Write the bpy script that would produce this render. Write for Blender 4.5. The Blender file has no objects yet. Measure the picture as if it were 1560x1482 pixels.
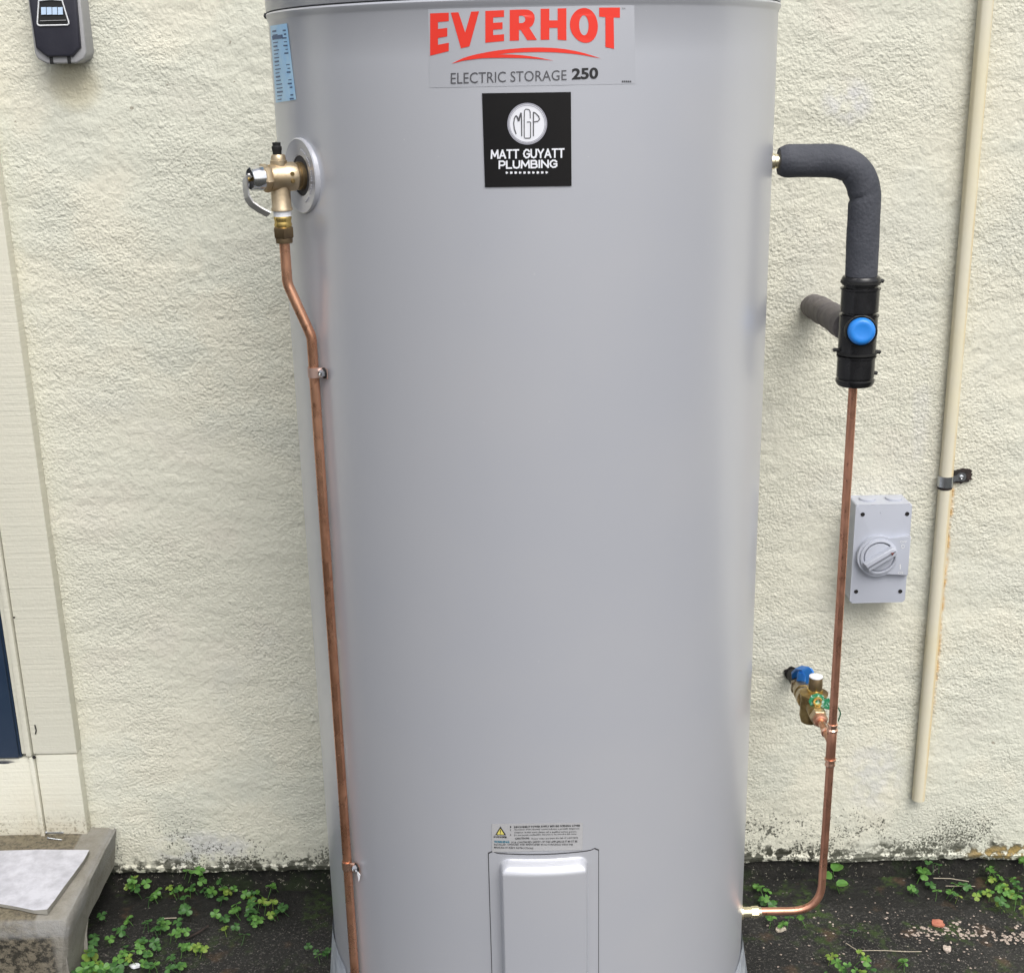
import bpy, bmesh, math, random
from mathutils import Vector, Matrix, noise
random.seed(7)
S = bpy.context.scene
C = S.collection
R_ = math.radians

# ------------------------------------------------------------------ camera, sky, sun, exposure
F, TH, RO, H = 1960.0, R_(17.7), R_(1.2), 1.49
r0, u0, f0 = Vector((1, 0, 0)), Vector((0, math.sin(TH), math.cos(TH))), Vector((0, math.cos(TH), -math.sin(TH)))
rv = r0 * math.cos(RO) - u0 * math.sin(RO)
uv = r0 * math.sin(RO) + u0 * math.cos(RO)
cam = bpy.data.cameras.new('camera')
cam.sensor_width = 36
cam.lens = 36 * F / 1560
cam.clip_start = .05
cam.clip_end = 500
co = bpy.data.objects.new('camera', cam)
C.objects.link(co)
m = Matrix((rv, uv, -f0)).transposed().to_4x4()
m.translation = (0, 0, H)
co.matrix_world = m
S.camera = co
S.render.resolution_x, S.render.resolution_y = 1024, 972

SUN_EL, SUN_AZ = R_(54), R_(158)        # azimuth measured from +Y clockwise
w = bpy.data.worlds.new('World')
S.world = w
w.use_nodes = True
nt = w.node_tree
bg = nt.nodes['Background']
sky = nt.nodes.new('ShaderNodeTexSky')
sky.sky_type = 'NISHITA'
sky.sun_disc = False
sky.sun_elevation = SUN_EL
sky.sun_rotation = SUN_AZ
sky.air_density = 1.0
sky.dust_density = 4.0
hs = nt.nodes.new('ShaderNodeHueSaturation')
hs.inputs['Saturation'].default_value = .30
nt.links.new(sky.outputs[0], hs.inputs['Color'])
nt.links.new(hs.outputs[0], bg.inputs[0])
bg.inputs[1].default_value = .13
sl = bpy.data.lights.new('sun', 'SUN')
sl.energy = 1.15
sl.angle = R_(45)
sl.color = (1, .97, .92)
so = bpy.data.objects.new('sun', sl)
C.objects.link(so)
sd = Vector((math.sin(SUN_AZ) * math.cos(SUN_EL), math.cos(SUN_AZ) * math.cos(SUN_EL), math.sin(SUN_EL)))
so.rotation_euler = sd.to_track_quat('Z', 'Y').to_euler()
so.location = sd * 6
S.view_settings.view_transform = 'Standard'
S.view_settings.look = 'None'
S.view_settings.gamma = 1
S.view_settings.use_curve_mapping = False
S.view_settings.exposure = 0.52
S.cycles.max_bounces = 6
S.cycles.diffuse_bounces = 3
S.cycles.transparent_max_bounces = 8

# ------------------------------------------------------------------ measuring: photo pixel -> real place
EYE = Vector((0, 0, H))
def ray(px, py):
    return rv * ((px - 780) / F) + uv * ((741 - py) / F) + f0
def at(px, py, Y):
    d = ray(px, py)
    return EYE + d * (Y / d.y)
def on_z(px, py, z):
    d = ray(px, py)
    return EYE + d * ((z - H) / d.z)
TC = Vector((.0262, 1.746, 0))            # tank axis
TR = .32
def on_tank(px, py, r=TR):
    d = ray(px, py)
    a = d.x ** 2 + d.y ** 2
    b = -2 * (d.x * TC.x + d.y * TC.y)
    c = TC.x ** 2 + TC.y ** 2 - r * r
    D = max(b * b - 4 * a * c, 0)
    t = (-b - math.sqrt(D)) / 2 / a
    return EYE + d * t
def azz(p):
    return math.atan2(p.x - TC.x, TC.y - p.y), p.z
def tank_pt(az, z, r):
    return Vector((TC.x + r * math.sin(az), TC.y - r * math.cos(az), z))

# ------------------------------------------------------------------ materials
def mat(name, col, rough=.6, metal=0, bump=None, var=None, coat=0, spec=.5, alpha=None, trans=0, aniso=0):
    """bump=(scale, strength, distance[, detail]); var=(scale, colour, lo, hi)"""
    M = bpy.data.materials.new(name)
    M.use_nodes = True
    n, l = M.node_tree.nodes, M.node_tree.links
    p = n['Principled BSDF']
    p.inputs['Base Color'].default_value = (*col, 1)
    p.inputs['Roughness'].default_value = rough
    p.inputs['Metallic'].default_value = metal
    p.inputs['Specular IOR Level'].default_value = spec
    p.inputs['Coat Weight'].default_value = coat
    p.inputs['Coat Roughness'].default_value = .15
    p.inputs['Transmission Weight'].default_value = trans
    if alpha is not None:
        p.inputs['Alpha'].default_value = alpha
    tc = n.new('ShaderNodeTexCoord')
    if var:
        nz = n.new('ShaderNodeTexNoise'); nz.inputs['Scale'].default_value = var[0]; nz.inputs['Detail'].default_value = 6
        nz.inputs['Roughness'].default_value = .65
        l.new(tc.outputs['Object'], nz.inputs['Vector'])
        rp = n.new('ShaderNodeValToRGB')
        rp.color_ramp.elements[0].position = var[2]; rp.color_ramp.elements[0].color = (*col, 1)
        rp.color_ramp.elements[1].position = var[3]; rp.color_ramp.elements[1].color = (*var[1], 1)
        l.new(nz.outputs['Fac'], rp.inputs[0])
        l.new(rp.outputs[0], p.inputs['Base Color'])
        rr = n.new('ShaderNodeMapRange')
        rr.inputs['To Min'].default_value = max(rough - .08, 0); rr.inputs['To Max'].default_value = min(rough + .12, 1)
        l.new(nz.outputs['Fac'], rr.inputs[0]); l.new(rr.outputs[0], p.inputs['Roughness'])
    if bump:
        nb = n.new('ShaderNodeTexNoise'); nb.inputs['Scale'].default_value = bump[0]
        nb.inputs['Detail'].default_value = bump[3] if len(bump) > 3 else 4
        l.new(tc.outputs['Object'], nb.inputs['Vector'])
        b = n.new('ShaderNodeBump'); b.inputs['Strength'].default_value = bump[1]; b.inputs['Distance'].default_value = bump[2]
        l.new(nb.outputs['Fac'], b.inputs['Height']); l.new(b.outputs[0], p.inputs['Normal'])
    return M

class NB:
    """small node builder for the bigger materials"""
    def __init__(s, name):
        s.M = bpy.data.materials.new(name); s.M.use_nodes = True
        s.n, s.l = s.M.node_tree.nodes, s.M.node_tree.links
        s.p = s.n['Principled BSDF']
        s.tc = s.n.new('ShaderNodeTexCoord').outputs['Object']
        sx = s.n.new('ShaderNodeSeparateXYZ'); s.l.new(s.tc, sx.inputs[0])
        s.x, s.y, s.z = sx.outputs
    def inp(s, sock, v):
        if hasattr(v, 'node'): s.l.new(v, sock)
        elif isinstance(v, tuple) and len(v) == 3 and sock.type == 'RGBA': sock.default_value = (*v, 1)
        else: sock.default_value = v
    def noise(s, scale, detail=4, stretch=None, rough=.5, dist=0):
        v = s.tc
        if stretch:
            mp = s.n.new('ShaderNodeMapping'); mp.inputs['Scale'].default_value = stretch
            s.l.new(v, mp.inputs[0]); v = mp.outputs[0]
        k = s.n.new('ShaderNodeTexNoise'); k.inputs['Scale'].default_value = scale; k.inputs['Detail'].default_value = detail
        k.inputs['Roughness'].default_value = rough; k.inputs['Distortion'].default_value = dist
        s.l.new(v, k.inputs['Vector'])
        return k.outputs['Fac']
    def math(s, op, a, b=0.0, clamp=False):
        k = s.n.new('ShaderNodeMath'); k.operation = op; k.use_clamp = clamp
        s.inp(k.inputs[0], a); s.inp(k.inputs[1], b)
        return k.outputs[0]
    def ramp(s, v, lo, hi, a=0.0, b=1.0):
        k = s.n.new('ShaderNodeMapRange'); k.interpolation_type = 'SMOOTHSTEP'
        s.inp(k.inputs[0], v)
        for i, q in enumerate((lo, hi, a, b)): s.inp(k.inputs[i + 1], q)
        return k.outputs[0]
    def mix(s, f, a, b):
        k = s.n.new('ShaderNodeMix'); k.data_type = 'RGBA'
        s.inp(k.inputs[0], f); s.inp(k.inputs[6], a); s.inp(k.inputs[7], b)
        return k.outputs[2]
    def spot(s, x, z, rx, rz, soft=1.0):
        dx = s.math('DIVIDE', s.math('SUBTRACT', s.x, x), rx)
        dz = s.math('DIVIDE', s.math('SUBTRACT', s.z, z), rz)
        d = s.math('ADD', s.math('MULTIPLY', dx, dx), s.math('MULTIPLY', dz, dz))
        return s.ramp(d, 1.0, max(0.0, 1 - soft))
    def bump(s, h, strength, dist, prev=None):
        k = s.n.new('ShaderNodeBump'); k.inputs['Strength'].default_value = strength; k.inputs['Distance'].default_value = dist
        s.l.new(h, k.inputs['Height'])
        if prev: s.l.new(prev, k.inputs['Normal'])
        return k.outputs[0]

# -- render (stucco) wall
def stucco():
    k = NB('painted_render')
    big = k.noise(1.6, 1); mid = k.noise(7, 3); n35 = k.noise(35, 4); n65 = k.noise(65, 3)
    c = k.mix(k.ramp(big, .35, .65), (.655, .65, .55), (.71, .69, .575))
    c = k.mix(k.ramp(mid, .50, .72, 0, .45), c, (.70, .635, .545))
    c = k.mix(k.ramp(k.math('ADD', k.math('MULTIPLY', mid, .5), k.math('MULTIPLY', big, .5)), .50, .60, 0, .5), c, (.60, .625, .545))
    # scuffs and cleaned patches
    for (x, z, rx, rz, a) in ((.545, 1.44, .05, .045, .55), (-.60, .10, .12, .05, .6), (.665, .23, .07, .10, .35), (.70, .93, .02, .14, .2)):
        f = k.math('MULTIPLY', k.spot(x, z, rx, rz), k.ramp(n35, .35, .6, 0, a))
        c = k.mix(f, c, (.60, .60, .64))
    # grime held in the low grain of the render
    low = k.ramp(k.z, .27, .02)
    patch = k.noise(9, 3, rough=.6)
    dots = k.noise(230, 3, rough=.72)
    thr = k.math('SUBTRACT', .755, k.math('MULTIPLY', low, k.math('ADD', k.math('MULTIPLY', k.ramp(patch, .32, .66), .31), .04)))
    f = k.math('MULTIPLY', k.ramp(k.math('SUBTRACT', dots, thr), -.02, .03), .93)
    c = k.mix(f, c, (.035, .035, .025))
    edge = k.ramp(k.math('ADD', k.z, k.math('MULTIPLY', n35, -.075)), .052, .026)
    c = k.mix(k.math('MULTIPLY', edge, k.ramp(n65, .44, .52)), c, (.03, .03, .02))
    c = k.mix(k.math('MULTIPLY', k.ramp(k.z, .35, .06, 0, .22), k.ramp(mid, .3, .7)), c, (.42, .43, .35))
    # isolated dark pits
    f = k.ramp(k.math('ADD', n65, k.math('MULTIPLY', big, .25)), .89, .92, 0, .6)
    c = k.mix(f, c, (.16, .12, .08))
    # rust run under the saddle and orange stain low on the right
    rx = k.math('ADD', k.x, k.math('MULTIPLY', n35, -.012))
    f = k.math('MULTIPLY', k.ramp(k.math('ABSOLUTE', k.math('SUBTRACT', rx, .758)), .009, .002), k.math('MULTIPLY', k.ramp(k.z, .28, .50), k.ramp(k.z, .815, .79)))
    c = k.mix(k.math('MULTIPLY', f, k.ramp(n65, .3, .6, .15, .85)), c, (.62, .36, .10))
    f = k.math('MULTIPLY', k.spot(1.02, .058, .22, .020, .9), k.ramp(n65, .42, .62))
    c = k.mix(k.math('MULTIPLY', f, .75), c, (.46, .32, .11))
    f = k.math('MULTIPLY', k.spot(-.675, 1.49, .05, .05), .35)  # yellowish shadow below the key lock box, painted into the wall colour
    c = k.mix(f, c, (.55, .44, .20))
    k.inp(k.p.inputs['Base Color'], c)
    k.p.inputs['Roughness'].default_value = .72
    k.p.inputs['Specular IOR Level'].default_value = .35
    a = k.noise(215, 2, rough=.5)
    b = k.noise(88, 2, rough=.5, dist=.4)
    amp = k.ramp(k.noise(5, 2), .35, .65, .35, 1.15)
    h = k.math('ADD', k.math('MULTIPLY', a, amp), k.math('MULTIPLY', b, .7))
    k.inp(k.p.inputs['Normal'], k.bump(h, .95, .0031))
    return k.M

def ground_mat():
    k = NB('wet_asphalt')
    c = k.mix(k.ramp(k.noise(5, 5), .3, .7), (.006, .006, .006), (.027, .026, .024))
    c = k.mix(k.ramp(k.noise(190, 3, rough=.7), .55, .68, 0, .75), c, (.15, .14, .125))
    c = k.mix(k.ramp(k.noise(420, 2), .68, .74, 0, .8), c, (.40, .38, .34))
    wallside = k.ramp(k.y, 1.80, 2.10)
    moss = k.math('MULTIPLY', k.ramp(k.noise(8, 5, rough=.7), .49, .60), k.ramp(k.noise(70, 4), .38, .6))
    c = k.mix(k.math('MULTIPLY', k.ramp(k.math('ADD', k.y, k.math('MULTIPLY', k.noise(11, 5, rough=.7), .12)), 2.06, 2.14), .8), c, (.009, .009, .007))  # contact shadow along the wall foot put into the ground colour
    moss = k.math('MULTIPLY', moss, k.math('ADD', k.math('MULTIPLY', wallside, .45), k.ramp(k.x, .0, .6, .15, .5)))
    c = k.mix(moss, c, (.040, .075, .012))
    c = k.mix(k.math('MULTIPLY', k.ramp(k.noise(14, 4), .60, .72), .55), c, (.11, .065, .035))
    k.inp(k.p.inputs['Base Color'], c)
    k.inp(k.p.inputs['Roughness'], k.ramp(k.noise(12, 4), .3, .7, .62, .95))
    h = k.math('ADD', k.noise(140, 4, rough=.7), k.math('MULTIPLY', k.noise(30, 3), .8))
    k.inp(k.p.inputs['Normal'], k.bump(h, 1.0, .007))
    return k.M

def footing_mat():
    k = NB('mossy_footing')
    c = k.mix(k.ramp(k.noise(20, 5, rough=.7), .35, .65), (.006, .006, .005), (.026, .024, .020))
    c = k.mix(k.ramp(k.noise(9, 5, rough=.7), .50, .62, 0, .7), c, (.018, .032, .008))
    c = k.mix(k.ramp(k.noise(140, 3, rough=.7), .61, .67, 0, .8), c, (.36, .34, .27))
    c = k.mix(k.math('MULTIPLY', k.spot(-.29, .02, .06, .03), k.ramp(k.noise(40, 4), .4, .55)), c, (.14, .05, .02))
    k.inp(k.p.inputs['Base Color'], c)
    k.p.inputs['Roughness'].default_value = .9
    k.inp(k.p.inputs['Normal'], k.bump(k.noise(90, 5, rough=.7), 1, .012))
    return k.M

def concrete_mat():
    k = NB('weathered_concrete')
    c = k.mix(k.ramp(k.noise(11, 6, rough=.7), .3, .7), (.18, .165, .13), (.30, .285, .25))
    # trowelled margin along the right edge stays smoother and ochre, the middle is dark and gritty
    mid = k.ramp(k.math('ADD', k.x, k.math('MULTIPLY', k.noise(40, 3), .006)), -.812, -.818)
    gr = k.ramp(k.noise(120, 4, rough=.75), .35, .62)
    c = k.mix(k.math('MULTIPLY', mid, .85), c, k.mix(gr, (.075, .062, .040), (.20, .17, .11)))
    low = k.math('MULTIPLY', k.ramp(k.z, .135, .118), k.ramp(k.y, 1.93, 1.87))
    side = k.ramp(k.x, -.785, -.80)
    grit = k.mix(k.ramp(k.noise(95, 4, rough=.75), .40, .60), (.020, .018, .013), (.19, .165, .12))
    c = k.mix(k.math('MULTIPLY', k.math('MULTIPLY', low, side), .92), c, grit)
    lip = k.math('MULTIPLY', k.ramp(k.z, .112, .126), k.ramp(k.z, .1535, .150))
    c = k.mix(k.math('MULTIPLY', k.math('ADD', lip, k.ramp(k.x, -.783, -.768, 0, .5), True), k.ramp(k.noise(13, 6, rough=.7), .35, .65, .25, .8)), c, (.31, .31, .305))
    k.inp(k.p.inputs['Base Color'], c)
    k.p.inputs['Roughness'].default_value = .85
    k.inp(k.p.inputs['Normal'], k.bump(k.noise(130, 5, rough=.7), .9, .004))
    return k.M

def board_mat():
    k = NB('painted_rough_sawn_board')
    c = k.mix(k.ramp(k.noise(3, 4), .35, .65), (.67, .66, .56), (.715, .695, .585))
    lines = k.noise(60, 4, (.05, .05, 2.6), .7)
    c = k.mix(k.ramp(lines, .60, .72, 0, .16), c, (.50, .50, .42))
    c = k.mix(k.math('MULTIPLY', k.ramp(k.z, .22, .16), k.ramp(k.noise(190, 4, rough=.75), .52, .62, 0, .8)), c, (.20, .17, .11))
    c = k.mix(k.math('MULTIPLY', k.ramp(k.z, .30, .16, 0, .3), k.ramp(k.noise(9, 4), .4, .6)), c, (.62, .54, .40))
    f = k.math('MULTIPLY', k.spot(-.945, .307, .03, .008), k.ramp(k.noise(50, 3, (.4, 1, 3)), .42, .5))
    c = k.mix(f, c, (.03, .035, .05))
    k.inp(k.p.inputs['Base Color'], c)
    k.p.inputs['Roughness'].default_value = .6
    n1 = k.bump(lines, .6, .0018)
    k.inp(k.p.inputs['Normal'], k.bump(k.noise(170, 3), .5, .0012, n1))
    return k.M

def tank_mat(name='grey_enamel', rough=.30, f=1.0):
    k = NB(name)
    c = k.mix(k.ramp(k.noise(4, 3), .3, .7), tuple(v * f for v in (.515, .530, .580)), tuple(v * f for v in (.540, .550, .590)))
    c = k.mix(k.ramp(k.noise(330, 1), .80, .83, 0, .6), c, (.75, .75, .75))
    k.inp(k.p.inputs['Base Color'], c)
    k.p.inputs['Metallic'].default_value = .30
    k.p.inputs['Specular IOR Level'].default_value = .55
    k.p.inputs['Roughness'].default_value = rough
    return k.M

def copper(name, a, b, rough=.3):
    k = NB(name)
    c = k.mix(k.ramp(k.noise(22, 5, (1, 1, .35), .7), .35, .65), a, b)
    c = k.mix(k.ramp(k.noise(120, 3, (1, 1, .5)), .62, .72, 0, .6), c, (.22, .09, .05))
    k.inp(k.p.inputs['Base Color'], c)
    k.p.inputs['Metallic'].default_value = .9
    k.inp(k.p.inputs['Roughness'], k.ramp(k.noise(40, 4), .3, .7, rough, rough + .2))
    return k.M

M = {}
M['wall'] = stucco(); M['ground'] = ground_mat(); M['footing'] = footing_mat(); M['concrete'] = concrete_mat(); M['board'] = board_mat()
M['tank'] = tank_mat(); M['cover'] = tank_mat('grey_cover_enamel', .30)
M['seam'] = mat('dark_gap', (.05, .05, .055), .7)
M['copper'] = copper('copper', (.78, .42, .27), (.52, .25, .15), .18)
M['copper_dull'] = copper('dull_copper', (.74, .38, .26), (.54, .265, .18), .24)
M['copper_bright'] = mat('bright_copper', (.90, .56, .42), .2, .95)
M['brass'] = mat('brass', (.44, .32, .14), .30, .92, (110, .4, .001), (45, (.26, .18, .08), .4, .6))
M['bronze'] = mat('cast_bronze', (.62, .50, .34), .34, .85, (180, .35, .001), (30, (.46, .35, .22), .4, .7))
M['brass_dark'] = mat('dark_brass', (.27, .20, .11), .38, .85, (120, .3, .001), (40, (.18, .13, .08), .4, .65))
M['brass_bright'] = mat('bright_brass', (.85, .62, .22), .22, .95)
M['brass_pale'] = mat('pale_brass', (.92, .82, .58), .2, .9)
M['chrome'] = mat('chrome', (.75, .76, .78), .14, 1)
M['zinc'] = mat('zinc_plated', (.42, .44, .46), .22, .9, (90, .3, .001), (50, (.40, .42, .44), .4, .7))
M['ptfe'] = mat('thread_tape', (.78, .80, .84), .6)
M['black'] = mat('black_plastic', (.008, .008, .009), .20, 0, (25, .25, .002), (20, (.02, .02, .022), .4, .7))
M['rubber'] = mat('black_rubber', (.01, .01, .01), .6)
M['foam'] = mat('grey_foam', (.058, .062, .075), .72, 0, (230, .8, .0016), (22, (.088, .092, .108), .35, .7), spec=.3)
M['foam_old'] = mat('faded_foam', (.115, .105, .108), .85, 0, (200, .7, .0015), (30, (.165, .15, .145), .35, .65))
M['blue'] = mat('blue_cap', (.022, .23, .72), .36, 0, (60, .15, .001))
M['blue_lever'] = mat('blue_lever', (.03, .22, .70), .4)
M['tag'] = mat('green_tag', (.02, .22, .10), .45, 0, None, (160, (.50, .72, .64), .52, .60))
M['pvc_grey'] = mat('grey_switch_plastic', (.44, .465, .53), .42, 0, (300, .1, .0004), (6, (.47, .49, .555), .3, .7))
M['pvc_dark'] = mat('darker_grey_plastic', (.20, .21, .24), .5)
def conduit_mat():
    k = NB('painted_conduit')
    c = k.mix(k.ramp(k.noise(7, 3), .35, .65), (.72, .665, .485), (.705, .665, .53))
    side = k.ramp(k.math('ADD', k.x, k.math('MULTIPLY', k.noise(30, 3, (1, 1, .3)), -.006)), .7485, .7535)
    c = k.mix(k.math('MULTIPLY', side, k.ramp(k.noise(11, 4, (1, 1, .4), .7), .30, .62, .15, .7)), c, (.66, .49, .22))
    c = k.mix(k.math('MULTIPLY', k.ramp(k.x, .7395, .7365), .5), c, (.36, .30, .18))  # left edge darkened: the tube's brown shaded edge put into the colour
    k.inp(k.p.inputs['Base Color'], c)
    k.p.inputs['Roughness'].default_value = .42
    k.inp(k.p.inputs['Normal'], k.bump(k.noise(80, 3), .3, .0008))
    return k.M
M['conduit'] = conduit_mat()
M['red'] = mat('red_print', (.80, .040, .022), .35)
M['ink'] = mat('black_print', (.02, .02, .022), .4)
M['grey_ink'] = mat('grey_print', (.09, .09, .10), .4)
M['film'] = tank_mat('clear_decal_film', .30, .96)
M['sticker'] = mat('black_sticker', (.006, .006, .007), .42, 0, None, (5, (.009, .008, .008), .3, .7), spec=.25)
M['white'] = mat('white_print', (.80, .81, .86), .4)
M['silver_print'] = mat('silver_print', (.36, .36, .42), .3)
M['warn'] = mat('silver_label', (.42, .42, .43), .38)
M['yellow'] = mat('yellow_print', (.70, .62, .16), .4)
M['teal_ink'] = mat('teal_print', (.02, .16, .24), .4)
M['blue_label'] = mat('pale_blue_label', (.36, .66, .98), .35, 0, None, (30, (.50, .76, .98), .4, .6))
M['blue_ink'] = mat('dark_blue_print', (.03, .10, .25), .4)
M['lock'] = mat('charcoal_plastic', (.022, .022, .034), .38, 0, (160, .3, .0008), (12, (.032, .032, .045), .35, .7))
M['lock_grey'] = mat('grey_rubber', (.36, .36, .37), .6, 0, (120, .3, .001))
M['lock_white'] = mat('white_plastic', (.75, .76, .78), .35)
M['digit'] = mat('pale_blue_wheel', (.55, .70, .90), .3)
M['door'] = mat('navy_door_paint', (.014, .030, .062), .38, 0, (14, .2, .002), (9, (.018, .036, .07), .35, .65))
M['tile'] = mat('offcut_board', (.42, .42, .46), .7, 0, (45, .8, .002, 6), (34, (.57, .57, .62), .36, .60))
M['tile_edge'] = mat('board_core', (.26, .25, .22), .8, 0, (150, .6, .002))
M['stone'] = mat('pale_chip', (.42, .36, .31), .8, 0, None, (300, (.60, .50, .44), .45, .55))
M['terra'] = mat('terracotta', (.42, .14, .09), .8, 0, (200, .5, .001), (60, (.50, .20, .13), .4, .6))
M['twig'] = mat('dry_straw', (.42, .37, .29), .8)
M['plastic'] = mat('cloudy_plastic_sheet', (.62, .68, .78), .22, 0, (18, .8, .01), (14, (.75, .80, .86), .4, .65), alpha=.62)
M['tarnish'] = mat('torn_dark_backing', (.018, .016, .015), .85, 0, (120, .8, .003), (60, (.045, .030, .025), .4, .65))
M['hollow'] = mat('dark_hole', (.012, .010, .010), .8, 0, (120, .8, .003))  # near-black stands in for the shade inside holes; also the black supply pipe
def leafmat(n, a, b):
    k = NB(n)
    c = k.mix(k.ramp(k.noise(60, 3), .35, .65), a, b)
    k.inp(k.p.inputs['Base Color'], c)
    k.p.inputs['Roughness'].default_value = .48
    k.p.inputs['Subsurface Weight'].default_value = .0
    tr = k.n.new('ShaderNodeBsdfTranslucent'); k.inp(tr.inputs[0], c)
    mx = k.n.new('ShaderNodeMixShader'); mx.inputs[0].default_value = .28
    k.l.new(k.p.outputs[0], mx.inputs[1]); k.l.new(tr.outputs[0], mx.inputs[2])
    k.l.new(mx.outputs[0], k.n['Material Output'].inputs[0])
    return k.M
LM = [leafmat('fresh_leaf', (.10, .25, .05), (.15, .33, .07)), leafmat('mid_leaf', (.055, .155, .04), (.085, .21, .055)),
      leafmat('yellowing_leaf', (.20, .34, .05), (.28, .38, .08))]

# ------------------------------------------------------------------ mesh helpers
def obj(name, me, m=None, parent=None, smooth=True, label=None):
    if isinstance(me, bmesh.types.BMesh):
        b = me
        bmesh.ops.recalc_face_normals(b, faces=b.faces)
        me = bpy.data.meshes.new(name)
        b.to_mesh(me); b.free()
    o = bpy.data.objects.new(name, me)
    C.objects.link(o)
    if m is not None:
        if me.materials: me.materials.clear()
        for q in (m if isinstance(m, (list, tuple)) else [m]): me.materials.append(q)
    if smooth:
        me.polygons.foreach_set('use_smooth', [True] * len(me.polygons))
        try: me.set_sharp_from_angle(angle=R_(38))
        except Exception: pass
    if parent is not None:
        o.parent = parent
        o.matrix_parent_inverse = parent_inv(parent)
    if label: o['label'] = label
    return o
def parent_inv(p):
    mt = Matrix.Identity(4)
    q = p
    chain = []
    while q is not None:
        chain.append(q); q = q.parent
    # every Empty here is only moved (never turned) and part meshes sit at the world origin
    tot = Vector((0, 0, 0))
    for c in chain: tot += c.location
    mt.translation = -tot
    # cancel what the parent's own inverse already removed
    acc = Vector((0, 0, 0))
    for c in chain: acc += c.matrix_parent_inverse.translation
    mt.translation = -(tot + acc)
    return mt
def thing(name, label, cat, loc, group=None):
    o = bpy.data.objects.new(name, None); C.objects.link(o)
    o.location = loc; o.empty_display_size = .05
    return tag(o, label, cat, group)
def tag(o, label, cat, group=None):
    o['label'] = label; o['category'] = cat
    if group: o['group'] = group
    return o
def struct(name, me, m, smooth=True, kind='structure'):
    o = obj(name, me, m, None, smooth); o['kind'] = kind
    return o

def lathe(b, prof, org, ax, segs=32, cap=True, rot=0, up=None, mi=0):
    """prof: list of (radius, distance along the axis)"""
    ax = Vector(ax).normalized(); org = Vector(org)
    t = Vector(up) if up is not None else (Vector((0, 0, 1)) if abs(ax.z) < .9 else Vector((0, 1, 0)))
    e1 = (t - ax * t.dot(ax)).normalized(); e2 = ax.cross(e1)
    rings = []
    for r, d in prof:
        rings.append([b.verts.new(org + ax * d + (e1 * math.cos(rot + 2 * math.pi * i / segs) + e2 * math.sin(rot + 2 * math.pi * i / segs)) * r) for i in range(segs)])
    for A, B in zip(rings, rings[1:]):
        for i in range(segs):
            f = b.faces.new((A[i], A[(i + 1) % segs], B[(i + 1) % segs], B[i])); f.material_index = mi
    if cap:
        for rg in (rings[0], rings[-1]):
            f = b.faces.new(rg); f.material_index = mi
    return b
def L(prof, org, ax, **k):
    b = bmesh.new(); lathe(b, prof, org, ax, **k); return b

def fillet(pts, rad, n=8):
    pts = [Vector(p) for p in pts]; out = [pts[0]]
    for i in range(1, len(pts) - 1):
        r = rad[i - 1] if isinstance(rad, (list, tuple)) else rad
        a, p, c = pts[i - 1], pts[i], pts[i + 1]
        d1, d2 = (a - p), (c - p); l1, l2 = d1.length, d2.length; d1.normalize(); d2.normalize()
        ang = d1.angle(d2)
        t = min(r / max(math.tan(ang / 2), 1e-3), l1 * .48, l2 * .48)
        A, B = p + d1 * t, p + d2 * t
        for k in range(n + 1):
            s = k / n
            out.append(A * (1 - s) ** 2 + p * 2 * s * (1 - s) + B * s * s)
    out.append(pts[-1])
    return out
def resample(pts, step):
    out = [pts[0]]
    for a, c in zip(pts, pts[1:]):
        n = max(1, int((c - a).length / step))
        for k in range(1, n + 1): out.append(a.lerp(c, k / n))
    return out
def tube(b, pts, r, segs=16, cap=True, rfun=None, squash=None):
    pts = [Vector(p) for p in pts]
    n = len(pts); tang = []
    for i in range(n):
        tang.append((pts[min(i + 1, n - 1)] - pts[max(i - 1, 0)]).normalized())
    t0 = tang[0]; e = Vector((0, 0, 1)) if abs(t0.z) < .9 else Vector((0, 1, 0))
    e = (e - t0 * e.dot(t0)).normalized()
    rings = []
    acc = 0
    for i in range(n):
        if i: acc += (pts[i] - pts[i - 1]).length
        t = tang[i]; e = (e - t * e.dot(t)).normalized(); g = t.cross(e)
        rr = []
        for k in range(segs):
            a = 2 * math.pi * k / segs
            q = rfun(acc, a, pts[i]) if rfun else r
            rr.append(b.verts.new(pts[i] + (e * math.cos(a) + g * math.sin(a)) * q))
        rings.append(rr)
    for A, B in zip(rings, rings[1:]):
        for i in range(segs): b.faces.new((A[i], A[(i + 1) % segs], B[(i + 1) % segs], B[i]))
    if cap:
        b.faces.new(rings[0]); b.faces.new(rings[-1])
    return b
def box(b, lo, hi, bev=0):
    lo, hi = Vector(lo), Vector(hi)
    vs = [b.verts.new((x, y, z)) for x in (lo.x, hi.x) for y in (lo.y, hi.y) for z in (lo.z, hi.z)]
    fs = [b.faces.new([vs[i] for i in q]) for q in ((0, 1, 3, 2), (4, 6, 7, 5), (0, 4, 5, 1), (2, 3, 7, 6), (0, 2, 6, 4), (1, 5, 7, 3))]
    if bev:
        es = list({e for f in fs for e in f.edges})
        bmesh.ops.bevel(b, geom=es, offset=bev, segments=2, affect='EDGES', profile=.6)
    return b
def BX(lo, hi, bev=0):
    return box(bmesh.new(), lo, hi, bev)
def prism(b, poly, y0, y1, bev=0, segs=3):
    """poly: (x, z) outline; extruded from y1 (back) to y0 (front), front edge rounded"""
    back = [b.verts.new((x, y1, z)) for x, z in poly]; front = [b.verts.new((x, y0, z)) for x, z in poly]
    ff = b.faces.new(front); b.faces.new(back)
    n = len(poly)
    for i in range(n): b.faces.new((front[i], front[(i + 1) % n], back[(i + 1) % n], back[i]))
    if bev:
        bmesh.ops.bevel(b, geom=list(ff.edges), offset=bev, segments=segs, affect='EDGES', profile=.5)
    return b
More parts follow.
